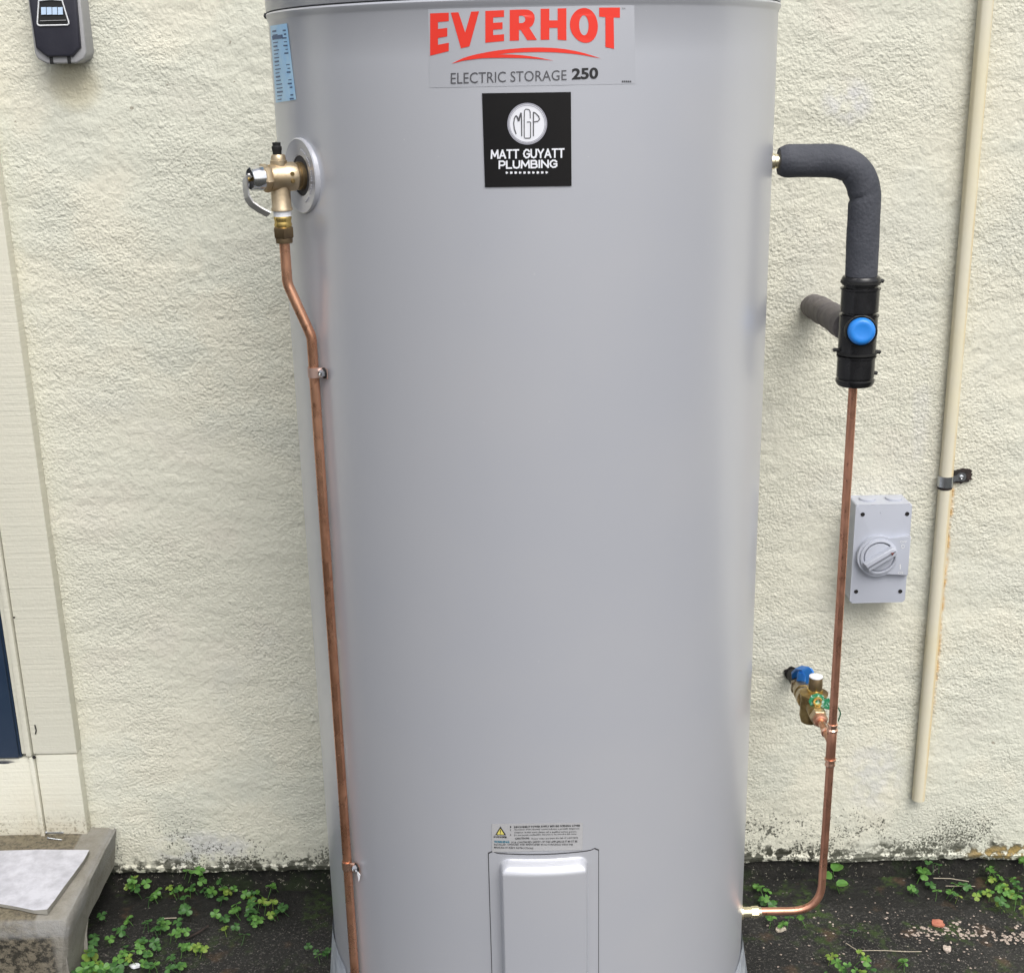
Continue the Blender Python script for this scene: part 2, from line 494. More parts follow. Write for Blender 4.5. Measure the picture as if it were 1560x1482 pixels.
def PR(poly, y0, y1, bev=0):
    return prism(bmesh.new(), poly, y0, y1, bev)
def rrect(x0, z0, x1, z1, r, n=5):
    out = []
    for cx, cz, a0 in ((x1 - r, z1 - r, 0), (x0 + r, z1 - r, 90), (x0 + r, z0 + r, 180), (x1 - r, z0 + r, 270)):
        for k in range(n + 1):
            a = R_(a0 + 90 * k / n); out.append((cx + r * math.cos(a), cz + r * math.sin(a)))
    return out
def ellipse(cx, cz, rx, rz, n=40):
    return [(cx + rx * math.cos(2 * math.pi * k / n), cz + rz * math.sin(2 * math.pi * k / n)) for k in range(n)]

# flat print on the tank: pixel-space shapes carried onto the curved jacket
def patch(q, eps, nu=16, nv=6):
    """q: four pixel corners TL, TR, BR, BL"""
    b = bmesh.new(); g = []
    for j in range(nv + 1):
        row = []
        for i in range(nu + 1):
            u, v = i / nu, j / nv
            x = (q[0][0] * (1 - u) + q[1][0] * u) * (1 - v) + (q[3][0] * (1 - u) + q[2][0] * u) * v
            y = (q[0][1] * (1 - u) + q[1][1] * u) * (1 - v) + (q[3][1] * (1 - u) + q[2][1] * u) * v
            az, z = azz(on_tank(x, y))
            row.append(b.verts.new(tank_pt(az, z, TR + eps)))
        g.append(row)
    for j in range(nv):
        for i in range(nu): b.faces.new((g[j][i], g[j + 1][i], g[j + 1][i + 1], g[j][i + 1]))
    return b
def strip(b, up, lo, eps):
    A = [b.verts.new(tank_pt(*azz(on_tank(*p)), TR + eps)) for p in up]
    B = [b.verts.new(tank_pt(*azz(on_tank(*p)), TR + eps)) for p in lo]
    for i in range(len(A) - 1): b.faces.new((A[i], B[i], B[i + 1], A[i + 1]))
    return b
def stroke(b, pts, w, eps):
    up, lo = [], []
    for i, p in enumerate(pts):
        a, c = pts[max(i - 1, 0)], pts[min(i + 1, len(pts) - 1)]
        dx, dy = c[0] - a[0], c[1] - a[1]; l = math.hypot(dx, dy) or 1
        nx, ny = -dy / l * w / 2, dx / l * w / 2
        up.append((p[0] - nx, p[1] - ny)); lo.append((p[0] + nx, p[1] + ny))
    return strip(b, up, lo, eps)
def curve_mesh(cu):
    o = bpy.data.objects.new('tmp', cu); C.objects.link(o)
    dg = bpy.context.evaluated_depsgraph_get(); dg.update()
    me = bpy.data.meshes.new_from_object(o.evaluated_get(dg))
    bpy.data.objects.remove(o)
    vs = [v.co.copy() for v in me.vertices]; fs = [tuple(p.vertices) for p in me.polygons]
    bpy.data.meshes.remove(me)
    return vs, fs
def text_geo(s, bold=0.0, res=3, space=1.0):
    cu = bpy.data.curves.new('t', 'FONT'); cu.body = s; cu.offset = bold; cu.resolution_u = res; cu.space_character = space
    vs, fs = curve_mesh(cu)
    x0, x1 = min(v.x for v in vs), max(v.x for v in vs); y0, y1 = min(v.y for v in vs), max(v.y for v in vs)
    return [((v.x - x0) / (x1 - x0), (v.y - y0) / (y1 - y0)) for v in vs], fs
def text_on(b, s, x0, x1, tl, tr, bl, br, surf, bold=0.0, res=3, space=1.0):
    """fit a line of text between x0..x1; tl/tr top pixel rows at both ends, bl/br bottom rows"""
    vs, fs = text_geo(s, bold, res, space)
    V = []
    for u, v in vs:
        x = x0 + (x1 - x0) * u
        y = (bl + (br - bl) * u) * (1 - v) + (tl + (tr - tl) * u) * v
        V.append(b.verts.new(surf(x, y)))
    for f in fs:
        try: b.faces.new([V[i] for i in f])
        except ValueError: pass
    return b
def fill_geo(loops):
    cu = bpy.data.curves.new('f', 'CURVE'); cu.dimensions = '2D'; cu.fill_mode = 'BOTH'
    for lp in loops:
        sp = cu.splines.new('POLY'); sp.points.add(len(lp) - 1)
        for i, (x, y) in enumerate(lp): sp.points[i].co = (x, y, 0, 1)
        sp.use_cyclic_u = True
    return curve_mesh(cu)
def tsurf(eps):
    return lambda x, y: tank_pt(*azz(on_tank(x, y)), TR + eps)
def flat(Y):
    return lambda x, y: at(x, y, Y)

# ------------------------------------------------------------------ large structure
WY = 2.126
def wall():
    xs = [-5, -3.5, -2.2, -1.5] + [-1.2 + i * .0034 for i in range(int(2.4 / .0034) + 1)] + [1.5, 2.2, 3.5, 5]
    zs = [0.0] + [.0034 * i for i in range(1, int(1.8 / .0034))] + [1.85, 2.1, 2.5, 3.0]
    V, FA = [], []
    nx = len(xs)
    for j, z in enumerate(zs):
        for i, x in enumerate(xs):
            base = .049 - .006 * x + .006 * noise.noise(Vector((x * 9, 2, 0))) + .004 * noise.noise(Vector((x * 45, 5, 0)))
            zz = base + z if z < .2 else z + (base) * max(0, 1 - (z - .2) / .3)
            d = 0
            if -1.3 < x < 1.3 and z < 1.82:
                p = Vector((x, 0, zz))
                d = .0015 * noise.noise(Vector((x * 9, 0, zz * 22))) + .0012 * abs(noise.noise(Vector((x * 20, 3, zz * 34)))) + .0006 * noise.noise(p * 60) + .0035 * noise.noise(p * 3.1)
                d += .0007 * noise.noise(Vector((x * 140, 0, zz * 140)))
                if z < .012: d -= .003 * (1 - z / .012) - .004
            V.append((x, WY - d, zz))
    for j in range(len(zs) - 1):
        for i in range(nx - 1):
            a = j * nx + i
            FA.append((a, a + 1, a + nx + 1, a + nx))
    # lower lip turned back to the footing
    o0 = len(V)
    for i in range(nx): V.append((V[i][0], WY + .03, V[i][2] + .001))
    for i in range(nx - 1): FA.append((i, o0 + i, o0 + i + 1, i + 1))
    # back and top
    me = bpy.data.meshes.new('render'); me.from_pydata(V, [], FA)
    return me
wt = thing('rendered_wall', 'cream painted rough rendered house wall behind the tall grey water heater', 'wall', (0, WY, 0))
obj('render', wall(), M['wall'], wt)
obj('wall_core', BX((-5, WY + .035, .03), (5, WY + .22, 3.0)), M['wall'], wt, smooth=False)

def footing():
    b = bmesh.new(); rows = []
    n = 520
    for z in (-.05, -.01, .0, .012, .024, .036, .048, .07):
        row = []
        for i in range(n + 1):
            x = -1.3 + 2.6 * i / n
            sl = max(0, .05 - z) * .25
            y = WY + .012 - sl - .006 * noise.noise(Vector((x * 22, z * 40, 3))) - .003 * noise.noise(Vector((x * 80, z * 90, 1)))
            row.append(b.verts.new((x, y, z)))
        rows.append(row)
    for A, B in zip(rows, rows[1:]):
        for i in range(n): b.faces.new((A[i], A[i + 1], B[i + 1], B[i]))
    box(b, (-5, WY + .013, -.05), (-1.3, WY + .05, .07)); box(b, (1.3, WY + .013, -.05), (5, WY + .05, .07))
    return b
obj('footing', footing(), M['footing'], wt)

def ground_h(x, y):
    if abs(x) > 1.6 or y < 1.2 or y > 2.3: return 0.0
    fade = min(1, (1.6 - abs(x)) / .2, (y - 1.2) / .2)
    n = .006 * noise.noise(Vector((x * 4, y * 4, 0))) + .003 * noise.noise(Vector((x * 18, y * 18, 4))) + .0014 * noise.noise(Vector((x * 70, y * 70, 8)))
    n += .004 * max(0, min(1, (y - 2.04) / .09)) ** 1.5 * (1 + .6 * noise.noise(Vector((x * 12, 1, 0))))
    return n * fade
def ground():
    xs = [-30, -10, -4, -2] + [-1.6 + i * .008 for i in range(401)] + [2, 4, 10, 30]
    ys = [-30, -10, -3, 0, .8] + [1.2 + i * .008 for i in range(int(1.1 / .008) + 1)]
    V = [(x, y, ground_h(x, y)) for y in ys for x in xs]; nx = len(xs)
    FA = [(j * nx + i, j * nx + i + 1, (j + 1) * nx + i + 1, (j + 1) * nx + i) for j in range(len(ys) - 1) for i in range(nx - 1)]
    me = bpy.data.meshes.new('ground'); me.from_pydata(V, [], FA)
    return me
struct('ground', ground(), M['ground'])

# ------------------------------------------------------------------ door trim, door, doorstep
ZT = .174
def zcut(x0, x1, z0, z1, yf, bev=.002): return BX((x0, yf, z0), (x1, WY + .02, z1), bev)
tr = thing('door_surround', 'cream painted rough sawn timber boards framing the navy door', 'door frame', (-.86, WY, ZT))
ZJ = .325
obj('board', zcut(-.886, -.806, ZJ, 2.5, 2.100), M['board'], tr, label='wide upright board nearest the rendered wall')
obj('bead', zcut(-.8985, -.8875, ZJ - .002, 2.5, 2.094, .004), M['board'], tr)
obj('board', zcut(-.9085, -.900, ZJ - .001, 2.5, 2.103), M['board'], tr, label='narrow strip beside the door edge')
obj('board', zcut(-.884, -.808, ZT - .02, ZJ - .0028, 2.1015), M['board'], tr, label='short block under the wide upright board')
obj('bead', zcut(-.8945, -.8855, ZT - .02, ZJ - .0045, 2.096, .003), M['board'], tr)
obj('board', zcut(-1.75, -.896, ZT - .02, ZJ - .010, 2.1025), M['board'], tr, label='low board under the navy door')
# knots of damage at the joint
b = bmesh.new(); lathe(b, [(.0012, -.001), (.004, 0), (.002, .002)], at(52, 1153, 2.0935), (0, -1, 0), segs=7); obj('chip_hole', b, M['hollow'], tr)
b = bmesh.new(); lathe(b, [(.0006, 0), (.002, .001), (.0005, .002)], at(22, 940, 2.0935), (0, -1, 0), segs=7); obj('nail_head', b, M['tarnish'], tr)
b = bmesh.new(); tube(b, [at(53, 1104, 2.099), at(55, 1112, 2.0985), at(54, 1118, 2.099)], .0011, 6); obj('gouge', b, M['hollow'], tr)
dr = thing('navy_door', 'dark navy painted door at the left edge behind the cream frame', 'door', (-1.33, WY, ZJ))
obj('door_leaf', BX((-1.75, 2.104, ZJ - .008), (-.9095, WY + .02, 2.4), .002), M['door'], dr)
obj('door_rail', BX((-1.74, 2.098, ZJ - .006), (-.9125, 2.1045, ZJ + .9), .003), M['door'], dr)

st = thing('doorstep', 'weathered concrete doorstep with gritty front face beneath the navy door', 'step', (-1.2, 1.98, 0))
def step():
    XR, XF, T, Bz = -.762, -.770, .155, .072
    b = bmesh.new()
    # side profile (y, z) of the cast slab with its front riser, hollow behind
    prof = [(WY - .004, T), (1.856, T), (1.846, T - .004), (1.843, T - .012), (1.846, .10), (1.852, -.03), (1.93, -.03), (1.948, Bz - .02), (1.962, Bz), (WY - .004, Bz)]
    xs = [(-2.2, 0)] + [(-2.0 + .03 * i, 0) for i in range(40)] + [(XR - .012, 0), (XR - .004, 1), (XR, 2)]
    rings = []
    for x, e in xs:
        rg = []
        for (y, z) in prof:
            xx = x + (.012 if False else 0)
            zz = z - (.0035 if e == 2 and z > .14 else 0) - (.001 if e == 1 and z > .14 else 0)
            if e: xx = XR - (.010 if e == 1 else 0) - .16 * (T - z) - (.003 if e == 2 else 0)
            nz = .0018 * noise.noise(Vector((x * 30, y * 30, z * 40)))
            rg.append(b.verts.new((xx, y + nz, zz + nz)))
        rings.append(rg)
    k = len(prof)
    for A, B in zip(rings, rings[1:]):
        for i in range(k): b.faces.new((A[i], A[(i + 1) % k], B[(i + 1) % k], B[i]))
    b.faces.new(rings[0])
    # cast side face, battered slightly inwards towards its foot
    ys_ = [1.8435, 1.8475, 1.856, 1.88, 1.905, 1.93, 1.9475, 1.9625, 1.99, 2.02, 2.05, 2.08, 2.105, WY - .004]
    side = []
    for y in ys_:
        bot = -.03 if y < 1.95 else Bz
        tp = T - (.012 if y < 1.845 else .004 if y < 1.85 else .001)
        col_ = []
        for t in [0, .04, .15, .3, .45, .6, .75, .9, 1.0]:
            z = tp + (bot - tp) * t
            nz = .0015 * noise.noise(Vector((3, y * 30, z * 40)))
            col_.append(b.verts.new((XR + .002 - .16 * (T - z) + (-.004 if t == 0 else 0) - (.006 if y < 1.845 else .002 if y < 1.85 else 0) + nz, y, z)))
        side.append(col_)
    for A, B in zip(side, side[1:]):
        for i in range(8): b.faces.new((A[i], A[i + 1], B[i + 1], B[i]))
    for i in range(8): pass
    return b
obj('slab', step(), M['concrete'], st)
# loose board lying on the step
def tile():
    pts = [on_z(x, y, .157) for x, y in ((-120, 1298), (0, 1300), (60, 1300.5), (137, 1301), (129, 1316), (113, 1338), (98, 1358), (84, 1378), (73, 1392), (52, 1391), (28, 1386), (0, 1381), (-150, 1378))]
    b = bmesh.new()
    top = [b.verts.new((p.x, p.y, .1625 + (.004 if 1 < i_ < 9 else .001))) for i_, p in enumerate(pts)]; bot = [b.verts.new((p.x + random.uniform(-.001, .001), p.y - random.uniform(0, .002), .1575)) for p in pts]
    f = b.faces.new(top); f.material_index = 0
    b.faces.new(bot).material_index = 1
    for i in range(len(pts)):
        b.faces.new((top[i], top[(i + 1) % len(pts)], bot[(i + 1) % len(pts)], bot[i])).material_index = 1
    return b
tag(obj('loose_board', tile(), [M['tile'], M['tile_edge']], smooth=False), 'thin pale lilac grey board offcut lying flat on the concrete doorstep', 'board')
def screw(name, p, q, label, r):
    p, q = Vector(p), Vector(q); d = q - p; ln = d.length
    t = thing(name, label, 'screw', (p + q) / 2, 'loose screws on the doorstep')
    prof = []
    n = 14
    for i in range(n): prof += [(r * .8, ln * (.12 + .80 * i / n)), (r * 1.15, ln * (.12 + .80 * (i + .5) / n))]
    obj('shank', L(prof + [(r * .1, ln)], p, d, segs=10), M['zinc'], t)
    obj('head', L([(r * .9, 0), (r * 1.9, 0.0003), (r * 1.9, ln * .05), (r, ln * .13)], p, d, segs=6), M['zinc'], t)
screw('screw', on_z(69, 1268, .159), on_z(98, 1268, .159), 'longer steel screw lying on the doorstep nearest the door frame', .0019)
screw('screw', on_z(72, 1276, .158), on_z(95, 1279, .158), 'smaller pale screw lying on the doorstep just in front of the longer screw', .0013)

# ------------------------------------------------------------------ water heater
wh = thing('water_heater', 'tall grey cylindrical electric storage water heater standing against the rendered wall', 'water heater', (TC.x, TC.y, .03))
def smooth_lathe(prof, segs=256):
    return L(prof, (TC.x, TC.y, 0), (0, 0, 1), segs=segs)
jb = smooth_lathe([(TR - .02, .045), (TR - .001, .045), (TR, .05)] + [(TR, .1 + i * .03) for i in range(48)] + [(TR, 1.557), (TR + .0010, 1.560), (TR + .0030, 1.5635), (TR + .0034, 1.5655), (TR + .0022, 1.5675), (TR - .004, 1.5680)])
for v in jb.verts:       # rolled sheet is never perfectly true: very shallow ripples
    a_ = math.atan2(v.co.x - TC.x, TC.y - v.co.y)
    d_ = .00022 * noise.noise(Vector((a_ * 5.5, v.co.z * .8, 1))) + .00012 * noise.noise(Vector((a_ * 14, v.co.z * 2.2, 5)))
    v.co.x += math.sin(a_) * d_; v.co.y -= math.cos(a_) * d_
obj('jacket', jb, M['tank'], wh)
obj('seam', smooth_lathe([(TR - .004, 1.560), (TR + .0006, 1.5665), (TR + .0006, 1.5698), (TR - .004, 1.5715)]), M['seam'], wh)
lid = obj('lid', smooth_lathe([(TR - .002, 1.5692), (TR + .0018, 1.5692), (TR + .0024, 1.5700), (TR + .0024, 1.60), (TR + .001, 1.612), (TR - .012, 1.622), (TR - .10, 1.640), (.10, 1.652), (.01, 1.655)]), M['tank'], wh)
obj('base_ring', smooth_lathe([(TR - .03, .005), (TR - .012, .005), (TR - .010, .0445), (TR - .03, .0445)]), M['seam'], wh)
b = bmesh.new(); p = on_tank(402, 26); lathe(b, [(.0035, -.004), (.0035, .003), (.001, .0045)], tank_pt(-1.36, 1.5655, TR + .001), (math.sin(-1.36), -math.cos(-1.36), 0), segs=8)
obj('rivet', b, M['seam'], wh)

# element access cover
def cover():
    aL, _ = azz(on_tank(745, 1303)); aR, _ = azz(on_tank(911, 1300)); ztop = azz(on_tank(828, 1301))[1]; zb = .12
    ac = (aL + aR) / 2; hw = (aR - aL) / 2 * TR
    def panel(eps, grow, mname, name):
        b = bmesh.new(); nu, nv = 26, 30; g = []
        for j in range(nv + 1):
            z = zb - grow + (ztop - zb + 2 * grow) * j / nv; row = []
            for i in range(nu + 1):
                u = -1 + 2 * i / nu; s = u * (hw + grow)
                zz = z
                if j > nv - 3: # ears at both top corners
                    zz += .0022 * max(0, min(1, (abs(u) - .84) / .06)) - .0035 * max(0, (abs(u) - .92) / .08)
                row.append(b.verts.new(tank_pt(ac + s / TR, zz, TR + eps)))
            g.append(row)
        for j in range(nv):
            for i in range(nu): b.faces.new((g[j][i], g[j][i + 1], g[j + 1][i + 1], g[j + 1][i]))
        return obj(name, b, M[mname], wh)
    panel(.0005, .0012, 'seam', 'cover_gap')
    panel(.0012, 0, 'tank', 'cover_plate')
    # raised box
    aL2, _ = azz(on_tank(762, 1340)); aR2, _ = azz(on_tank(895, 1338)); zt = azz(on_tank(828, 1305))[1] - .001
    ac2 = (aL2 + aR2) / 2; hw2 = (aR2 - aL2) / 2 * TR; zb2 = .15
    b = bmesh.new(); nu, nv = 56, 150; g = []
    for j in range(nv + 1):
        t = j / nv; z = zt + .002 - (zt - zb2 + .004) * (t ** 1.6); row = []
        for i in range(nu + 1):
            u = -1 + 2 * i / nu; s = math.copysign(abs(u) ** .62, u) * (hw2 + .002)
            cz, hz, rc = (zt + zb2) / 2, (zt - zb2) / 2, .014
            qx, qz = abs(s) - hw2 + rc, abs(z - cz) - hz + rc
            d = rc - math.hypot(max(qx, 0), max(qz, 0)) - min(max(qx, qz), 0) if max(qx, qz) > 0 else rc - max(qx, qz)
            dt = max(0, zt - z)
            h1 = min(1, max(0, d / .0065)); h1 = h1 * h1 * (3 - 2 * h1)
            h2 = min(1, max(0, dt / .0165)); h2 = math.sin(h2 * math.pi / 2) ** .8
            h = .0165 * h1 * h2
            row.append(b.verts.new(tank_pt(ac2 + s / TR, z, TR + .0014 + h)))
        g.append(row)
    for j in range(nv):
        for i in range(nu): b.faces.new((g[j][i], g[j + 1][i], g[j + 1][i + 1], g[j][i + 1]))
    obj('access_cover', b, M['cover'], wh, label='raised cover panel with rounded bright top').data.set_sharp_from_angle(angle=R_(170))
cover()

# brand decal
dec = obj('brand_decal', patch(((652, 14), (966, 8), (968, 128), (655, 134)), .00035, 30, 8), M['film'], wh)
LET = {
 'E': [[(0, 0), (1, 0), (1, .22), (.42, .22), (.42, .39), (.92, .39), (.92, .61), (.42, .61), (.42, .78), (1, .78), (1, 1), (0, 1)]],
 'V': [[(0, 1), (.27, 1), (.51, .42), (.72, 1), (1, 1), (.66, 0), (.36, 0)]],
 'H': [[(0, 0), (.34, 0), (.34, .38), (.66, .38), (.66, 0), (1, 0), (1, 1), (.66, 1), (.66, .62), (.34, .62), (.34, 1), (0, 1)]],
 'T': [[(.30, 0), (.72, 0), (.70, .76), (1, .76), (1, 1), (0, 1), (0, .76), (.30, .76)]],
 'R': [[(0, 0), (.34, 0), (.34, .34), (.40, .34), (.64, 0), (1, 0), (.72, .40), (.84, .48), (.90, .60), (.92, .70), (.90, .82), (.82, .92), (.70, .98), (.56, 1), (0, 1)],
       [(.34, .56), (.34, .80), (.46, .80), (.54, .77), (.57, .70), (.56, .62), (.50, .57), (.44, .56)]],
 'O': [[(.5 + .5 * math.cos(a * math.pi / 16), .5 + .5 * math.sin(a * math.pi / 16)) for a in range(32)],
       [(.5 + .17 * math.cos(-a * math.pi / 12), .5 + .29 * math.sin(-a * math.pi / 12)) for a in range(24)]],
}
TOPX = [(655, 21), (700, 19.3), (740, 17.2), (780, 15.6), (825, 14), (870, 13), (912, 12.2), (945, 12)]
BOTX = [(655, 85.6), (684, 78.4), (709, 72.6), (740, 65.6), (768, 63), (800, 61.8), (845, 60.8), (870, 62.5), (892, 66), (912, 70), (930, 74), (946, 77)]
def interp(tb, x):
    for (a, p), (c, q) in zip(tb, tb[1:]):
        if x <= c: return p + (q - p) * (x - a) / (c - a)
    return tb[-1][1]
def brand_word(eps):
    for ch, x0, x1 in (('E', 655.7, 684), ('V', 687, 730), ('E', 739.5, 768), ('R', 776.6, 818), ('H', 823.5, 862.7), ('O', 868, 910.5), ('T', 912.5, 944)):
        vs, fs = fill_geo(LET[ch]); b = bmesh.new(); V = []
        for v in vs:
            x = x0 + (x1 - x0) * v.x
            V.append(b.verts.new(tsurf(eps)(x, interp(BOTX, x) * (1 - v.y) + interp(TOPX, x) * v.y)))
        for f in fs: b.faces.new([V[i] for i in f])
        obj('letter', b, M['red'], dec)
brand_word(.0008)
def z3(p): return (640 + p[0] / 4.333, p[1] / 4.333)
def cat(tb, n=28):
    x0, x1 = tb[0][0], tb[-1][0]; out = []
    for i in range(n + 1):
        x = x0 + (x1 - x0) * i / n; k = 0
        while k < len(tb) - 2 and x > tb[k + 1][0]: k += 1
        p0, p1, p2, p3 = tb[max(k - 1, 0)], tb[k], tb[k + 1], tb[min(k + 2, len(tb) - 1)]
        t = (x - p1[0]) / (p2[0] - p1[0])
        m1 = (p2[1] - p0[1]) / (p2[0] - p0[0]) * (p2[0] - p1[0]); m2 = (p3[1] - p1[1]) / (p3[0] - p1[0]) * (p2[0] - p1[0])
        out.append(z3((x, (2 * t ** 3 - 3 * t * t + 1) * p1[1] + (t ** 3 - 2 * t * t + t) * m1 + (-2 * t ** 3 + 3 * t * t) * p2[1] + (t ** 3 - t * t) * m2)))
    return out
b = bmesh.new()
strip(b, cat([(208, 423), (300, 380), (450, 345), (600, 325), (760, 316), (920, 322), (1060, 347), (1192, 388)]),
      cat([(208, 423), (300, 400), (450, 372), (600, 352), (760, 346), (920, 350), (1060, 364), (1192, 388)]), .0008)
obj('swoosh', b, M['red'], dec)
b = bmesh.new()
strip(b, cat([(285, 402), (400, 374), (520, 362), (640, 364), (760, 378), (880, 402)]), cat([(285, 402), (400, 388), (520, 384), (640, 385), (760, 390), (880, 402)]), .0010)
obj('swoosh', b, M['red'], dec)
b = text_on(bmesh.new(), 'ELECTRIC STORAGE', 687, 863, 111.5, 107, 128.5, 122.5, tsurf(.0008), 0, 3); obj('lettering', b, M['grey_ink'], dec)
b = text_on(bmesh.new(), '250', 871, 911, 104.5, 103, 122, 120.5, tsurf(.0008), .035, 4); obj('lettering', b, M['ink'], dec)
b = text_on(bmesh.new(), 'TM', 947, 952, 12.5, 12.4, 15, 14.9, tsurf(.0008)); obj('trademark_sign', b, M['grey_ink'], dec)
b = bmesh.new()
for i in range(5): stroke(b, [(947 + i * 3, 124.6), (949.2 + i * 3, 124.5)], 2.6, .0008)
obj('small_print', b, M['grey_ink'], dec)

# plumber's sticker
stk = obj('plumber_sticker', patch(((734.5, 142.5), (869.5, 140.5), (870.5, 283.5), (739, 285.5)), .0011, 16, 8), M['sticker'], wh)
def disc(cx, cy, rx, ry, eps, inner=None, n=48):
    b = bmesh.new(); s = tsurf(eps)
    O = [b.verts.new(s(cx + rx * math.cos(2 * math.pi * i / n), cy + ry * math.sin(2 * math.pi * i / n))) for i in range(n)]
    f = inner or .5
    I = [b.verts.new(s(cx + rx * f * math.cos(2 * math.pi * i / n), cy + ry * f * math.sin(2 * math.pi * i / n))) for i in range(n)]
    for i in range(n): b.faces.new((O[i], O[(i + 1) % n], I[(i + 1) % n], I[i]))
    if not inner:
        c = b.verts.new(s(cx, cy))
        for i in range(n): b.faces.new((I[i], I[(i + 1) % n], c))
    return b
obj('emblem_disc', disc(803.2, 188.8, 28, 29.5, .0014), M['white'], stk)
obj('emblem_ring', disc(803.2, 188.8, 30.2, 31.8, .0014, .94), M['silver_print'], stk)
obj('emblem_ring', disc(803.2, 188.8, 27.2, 28.6, .0017, .965), M['silver_print'], stk)
def zs(x, y): return (740 + x / 9.264, 130 + y / 9.264)
b = bmesh.new()
for pl, w_ in (([(430, 690), (405, 620), (395, 540), (405, 470), (425, 430)], 2.0), ([(425, 430), (445, 450), (465, 510)], 2.8), ([(465, 510), (480, 450), (500, 390)], 3.0), ([(500, 390), (506, 500), (508, 720)], 2.0),
              ([(628, 470), (626, 370), (610, 345), (565, 338), (546, 360), (543, 500), (543, 735), (555, 748), (618, 748), (632, 735), (632, 520)], 1.7), ([(632, 520), (580, 520)], 1.5),
              ([(672, 720), (672, 380)], 2.0), ([(672, 380), (700, 395), (745, 440), (758, 480), (735, 510), (675, 518)], 1.9)):
    stroke(b, [zs(*p) for p in pl], w_ * .85, .0018)
obj('monogram', b, M['grey_ink'], stk)
SL = {'M': (1.15, [[(0, 0), (.06, 1), (.5, .25), (.94, 1), (1, 0)]]), 'A': (1.0, [[(0, 0), (.5, 1), (1, 0)], [(.2, .3), (.8, .3)]]), 'T': (.85, [[(0, 1), (1, 1)], [(.5, 1), (.5, 0)]]),
      'G': (1.0, [[(.95, .80), (.72, .97), (.42, 1), (.12, .80), (0, .5), (.12, .2), (.42, 0), (.75, .04), (.97, .2), (.97, .47), (.6, .47)]]), 'U': (.9, [[(0, 1), (0, .35), (.15, .08), (.5, 0), (.85, .08), (1, .35), (1, 1)]]),
      'Y': (.95, [[(0, 1), (.5, .45), (1, 1)], [(.5, .45), (.5, 0)]]), 'P': (.8, [[(0, 0), (0, 1), (.65, 1), (1, .86), (1, .56), (.65, .42), (0, .42)]]), 'L': (.7, [[(0, 1), (0, 0), (1, 0)]]),
      'B': (.85, [[(0, 0), (0, 1), (.65, 1), (.9, .88), (.9, .64), (.65, .53), (0, .53)], [(.65, .53), (1, .40), (1, .13), (.7, 0), (0, 0)]]), 'I': (.12, [[(.5, 0), (.5, 1)]]), 'N': (.95, [[(0, 0), (0, 1), (1, 0), (1, 1)]]), ' ': (.35, [])}
def stroke_word(s, x0, x1, tl, tr, bl, br, w_, eps, gap=.30):
    b = bmesh.new()
    tot = sum(SL[c][0] + gap for c in s) - gap; x = 0
    for ci, c in enumerate(s):
        wd, pl = SL[c]
        for si, line in enumerate(pl):
            q = []
            for u, v in line:
                t = (x + u * wd) / tot
                q.append((x0 + (x1 - x0) * t, (bl + (br - bl) * t) * (1 - v) + (tl + (tr - tl) * t) * v))
            for k, (p0, p1) in enumerate(zip(q, q[1:])):
                l = math.hypot(p1[0] - p0[0], p1[1] - p0[1]) or 1; ex, ey = (p1[0] - p0[0]) / l * w_ * .42, (p1[1] - p0[1]) / l * w_ * .42
                stroke(b, [(p0[0] - ex, p0[1] - ey), (p1[0] + ex, p1[1] + ey)], w_, eps + .00004 * (k % 3) + .00012 * si)
        x += wd + gap
    obj('lettering', b, M['white'], stk)
stroke_word('MATT GUYATT', 749, 858.5, 229.5, 227.2, 241.3, 239.6, 2.5, .0015)
stroke_word('PLUMBING', 761, 848, 246, 244.4, 256.6, 254.8, 2.5, .0015)
b = bmesh.new()
for i in range(10):
    x = 770.5 + i * 6.7; y = 263.3 - i * .05
    stroke(b, [(x, y), (x + 3.7, y)], 3.0 if i % 3 else 2.2, .0015)
    stroke(b, [(x + 1.2, y - 1.8), (x + 1.4, y + 2.0)], 1.4, .0016)
obj('small_print', b, M['white'], stk)

# warning label over the access cover
wl = obj('warning_label', patch(((749, 1254), (888, 1252), (887, 1294), (750, 1297)), .0006, 16, 5), M['warn'], wh)
def zw(x, y): return (700 + x / 5.881, 1230 + y / 5.881)
def wtext(s, x0, x1, yt0, yt1, hgt, m='ink', bold=0.0):
    a, c = zw(x0, yt0), zw(x1, yt1)
    obj('lettering', text_on(bmesh.new(), s, a[0], c[0], a[1], c[1], a[1] + hgt / 5.881, c[1] + hgt / 5.881, tsurf(.001), bold, 1), M[m], wl)
wtext('DISCONNECT POWER SUPPLY BEFORE OPENING COVER', 490, 1080, 160, 146, 18, 'ink', .03)
wtext('Operation of the thermal cutout indicates a possibly dangerous', 490, 1072, 184, 174, 18, 'ink', .01)
wtext('situation. In this event always call a qualified service person.', 492, 1050, 210, 202, 18, 'ink', .01)
wtext('Do not permit combustible materials to be stored in this cover.', 492, 1052, 234, 222, 18, 'ink', .01)
wtext('CAUTION:', 496, 628, 263, 260, 18, 'ink', .03)
wtext('Hotter water increases the risk of scald injury', 645, 1062, 266, 255, 18, 'ink', .01)
wtext('WARNING:', 310, 452, 290, 293, 20, 'teal_ink', .04)
wtext('FOR CONTINUED SAFETY OF THIS APPLIANCE IT MUST BE', 468, 1055, 297, 288, 18, 'ink', .01)
wtext('INSTALLED, OPERATED AND MAINTAINED IN ACCORDANCE WITH THE', 312, 1015, 318, 318, 18, 'ink', .01)
wtext("MANUFACTURER'S INSTRUCTIONS", 312, 662, 343, 350, 17, 'ink', .01)
wtext('DANGER', 308, 428, 246, 250, 18, 'ink', .03)
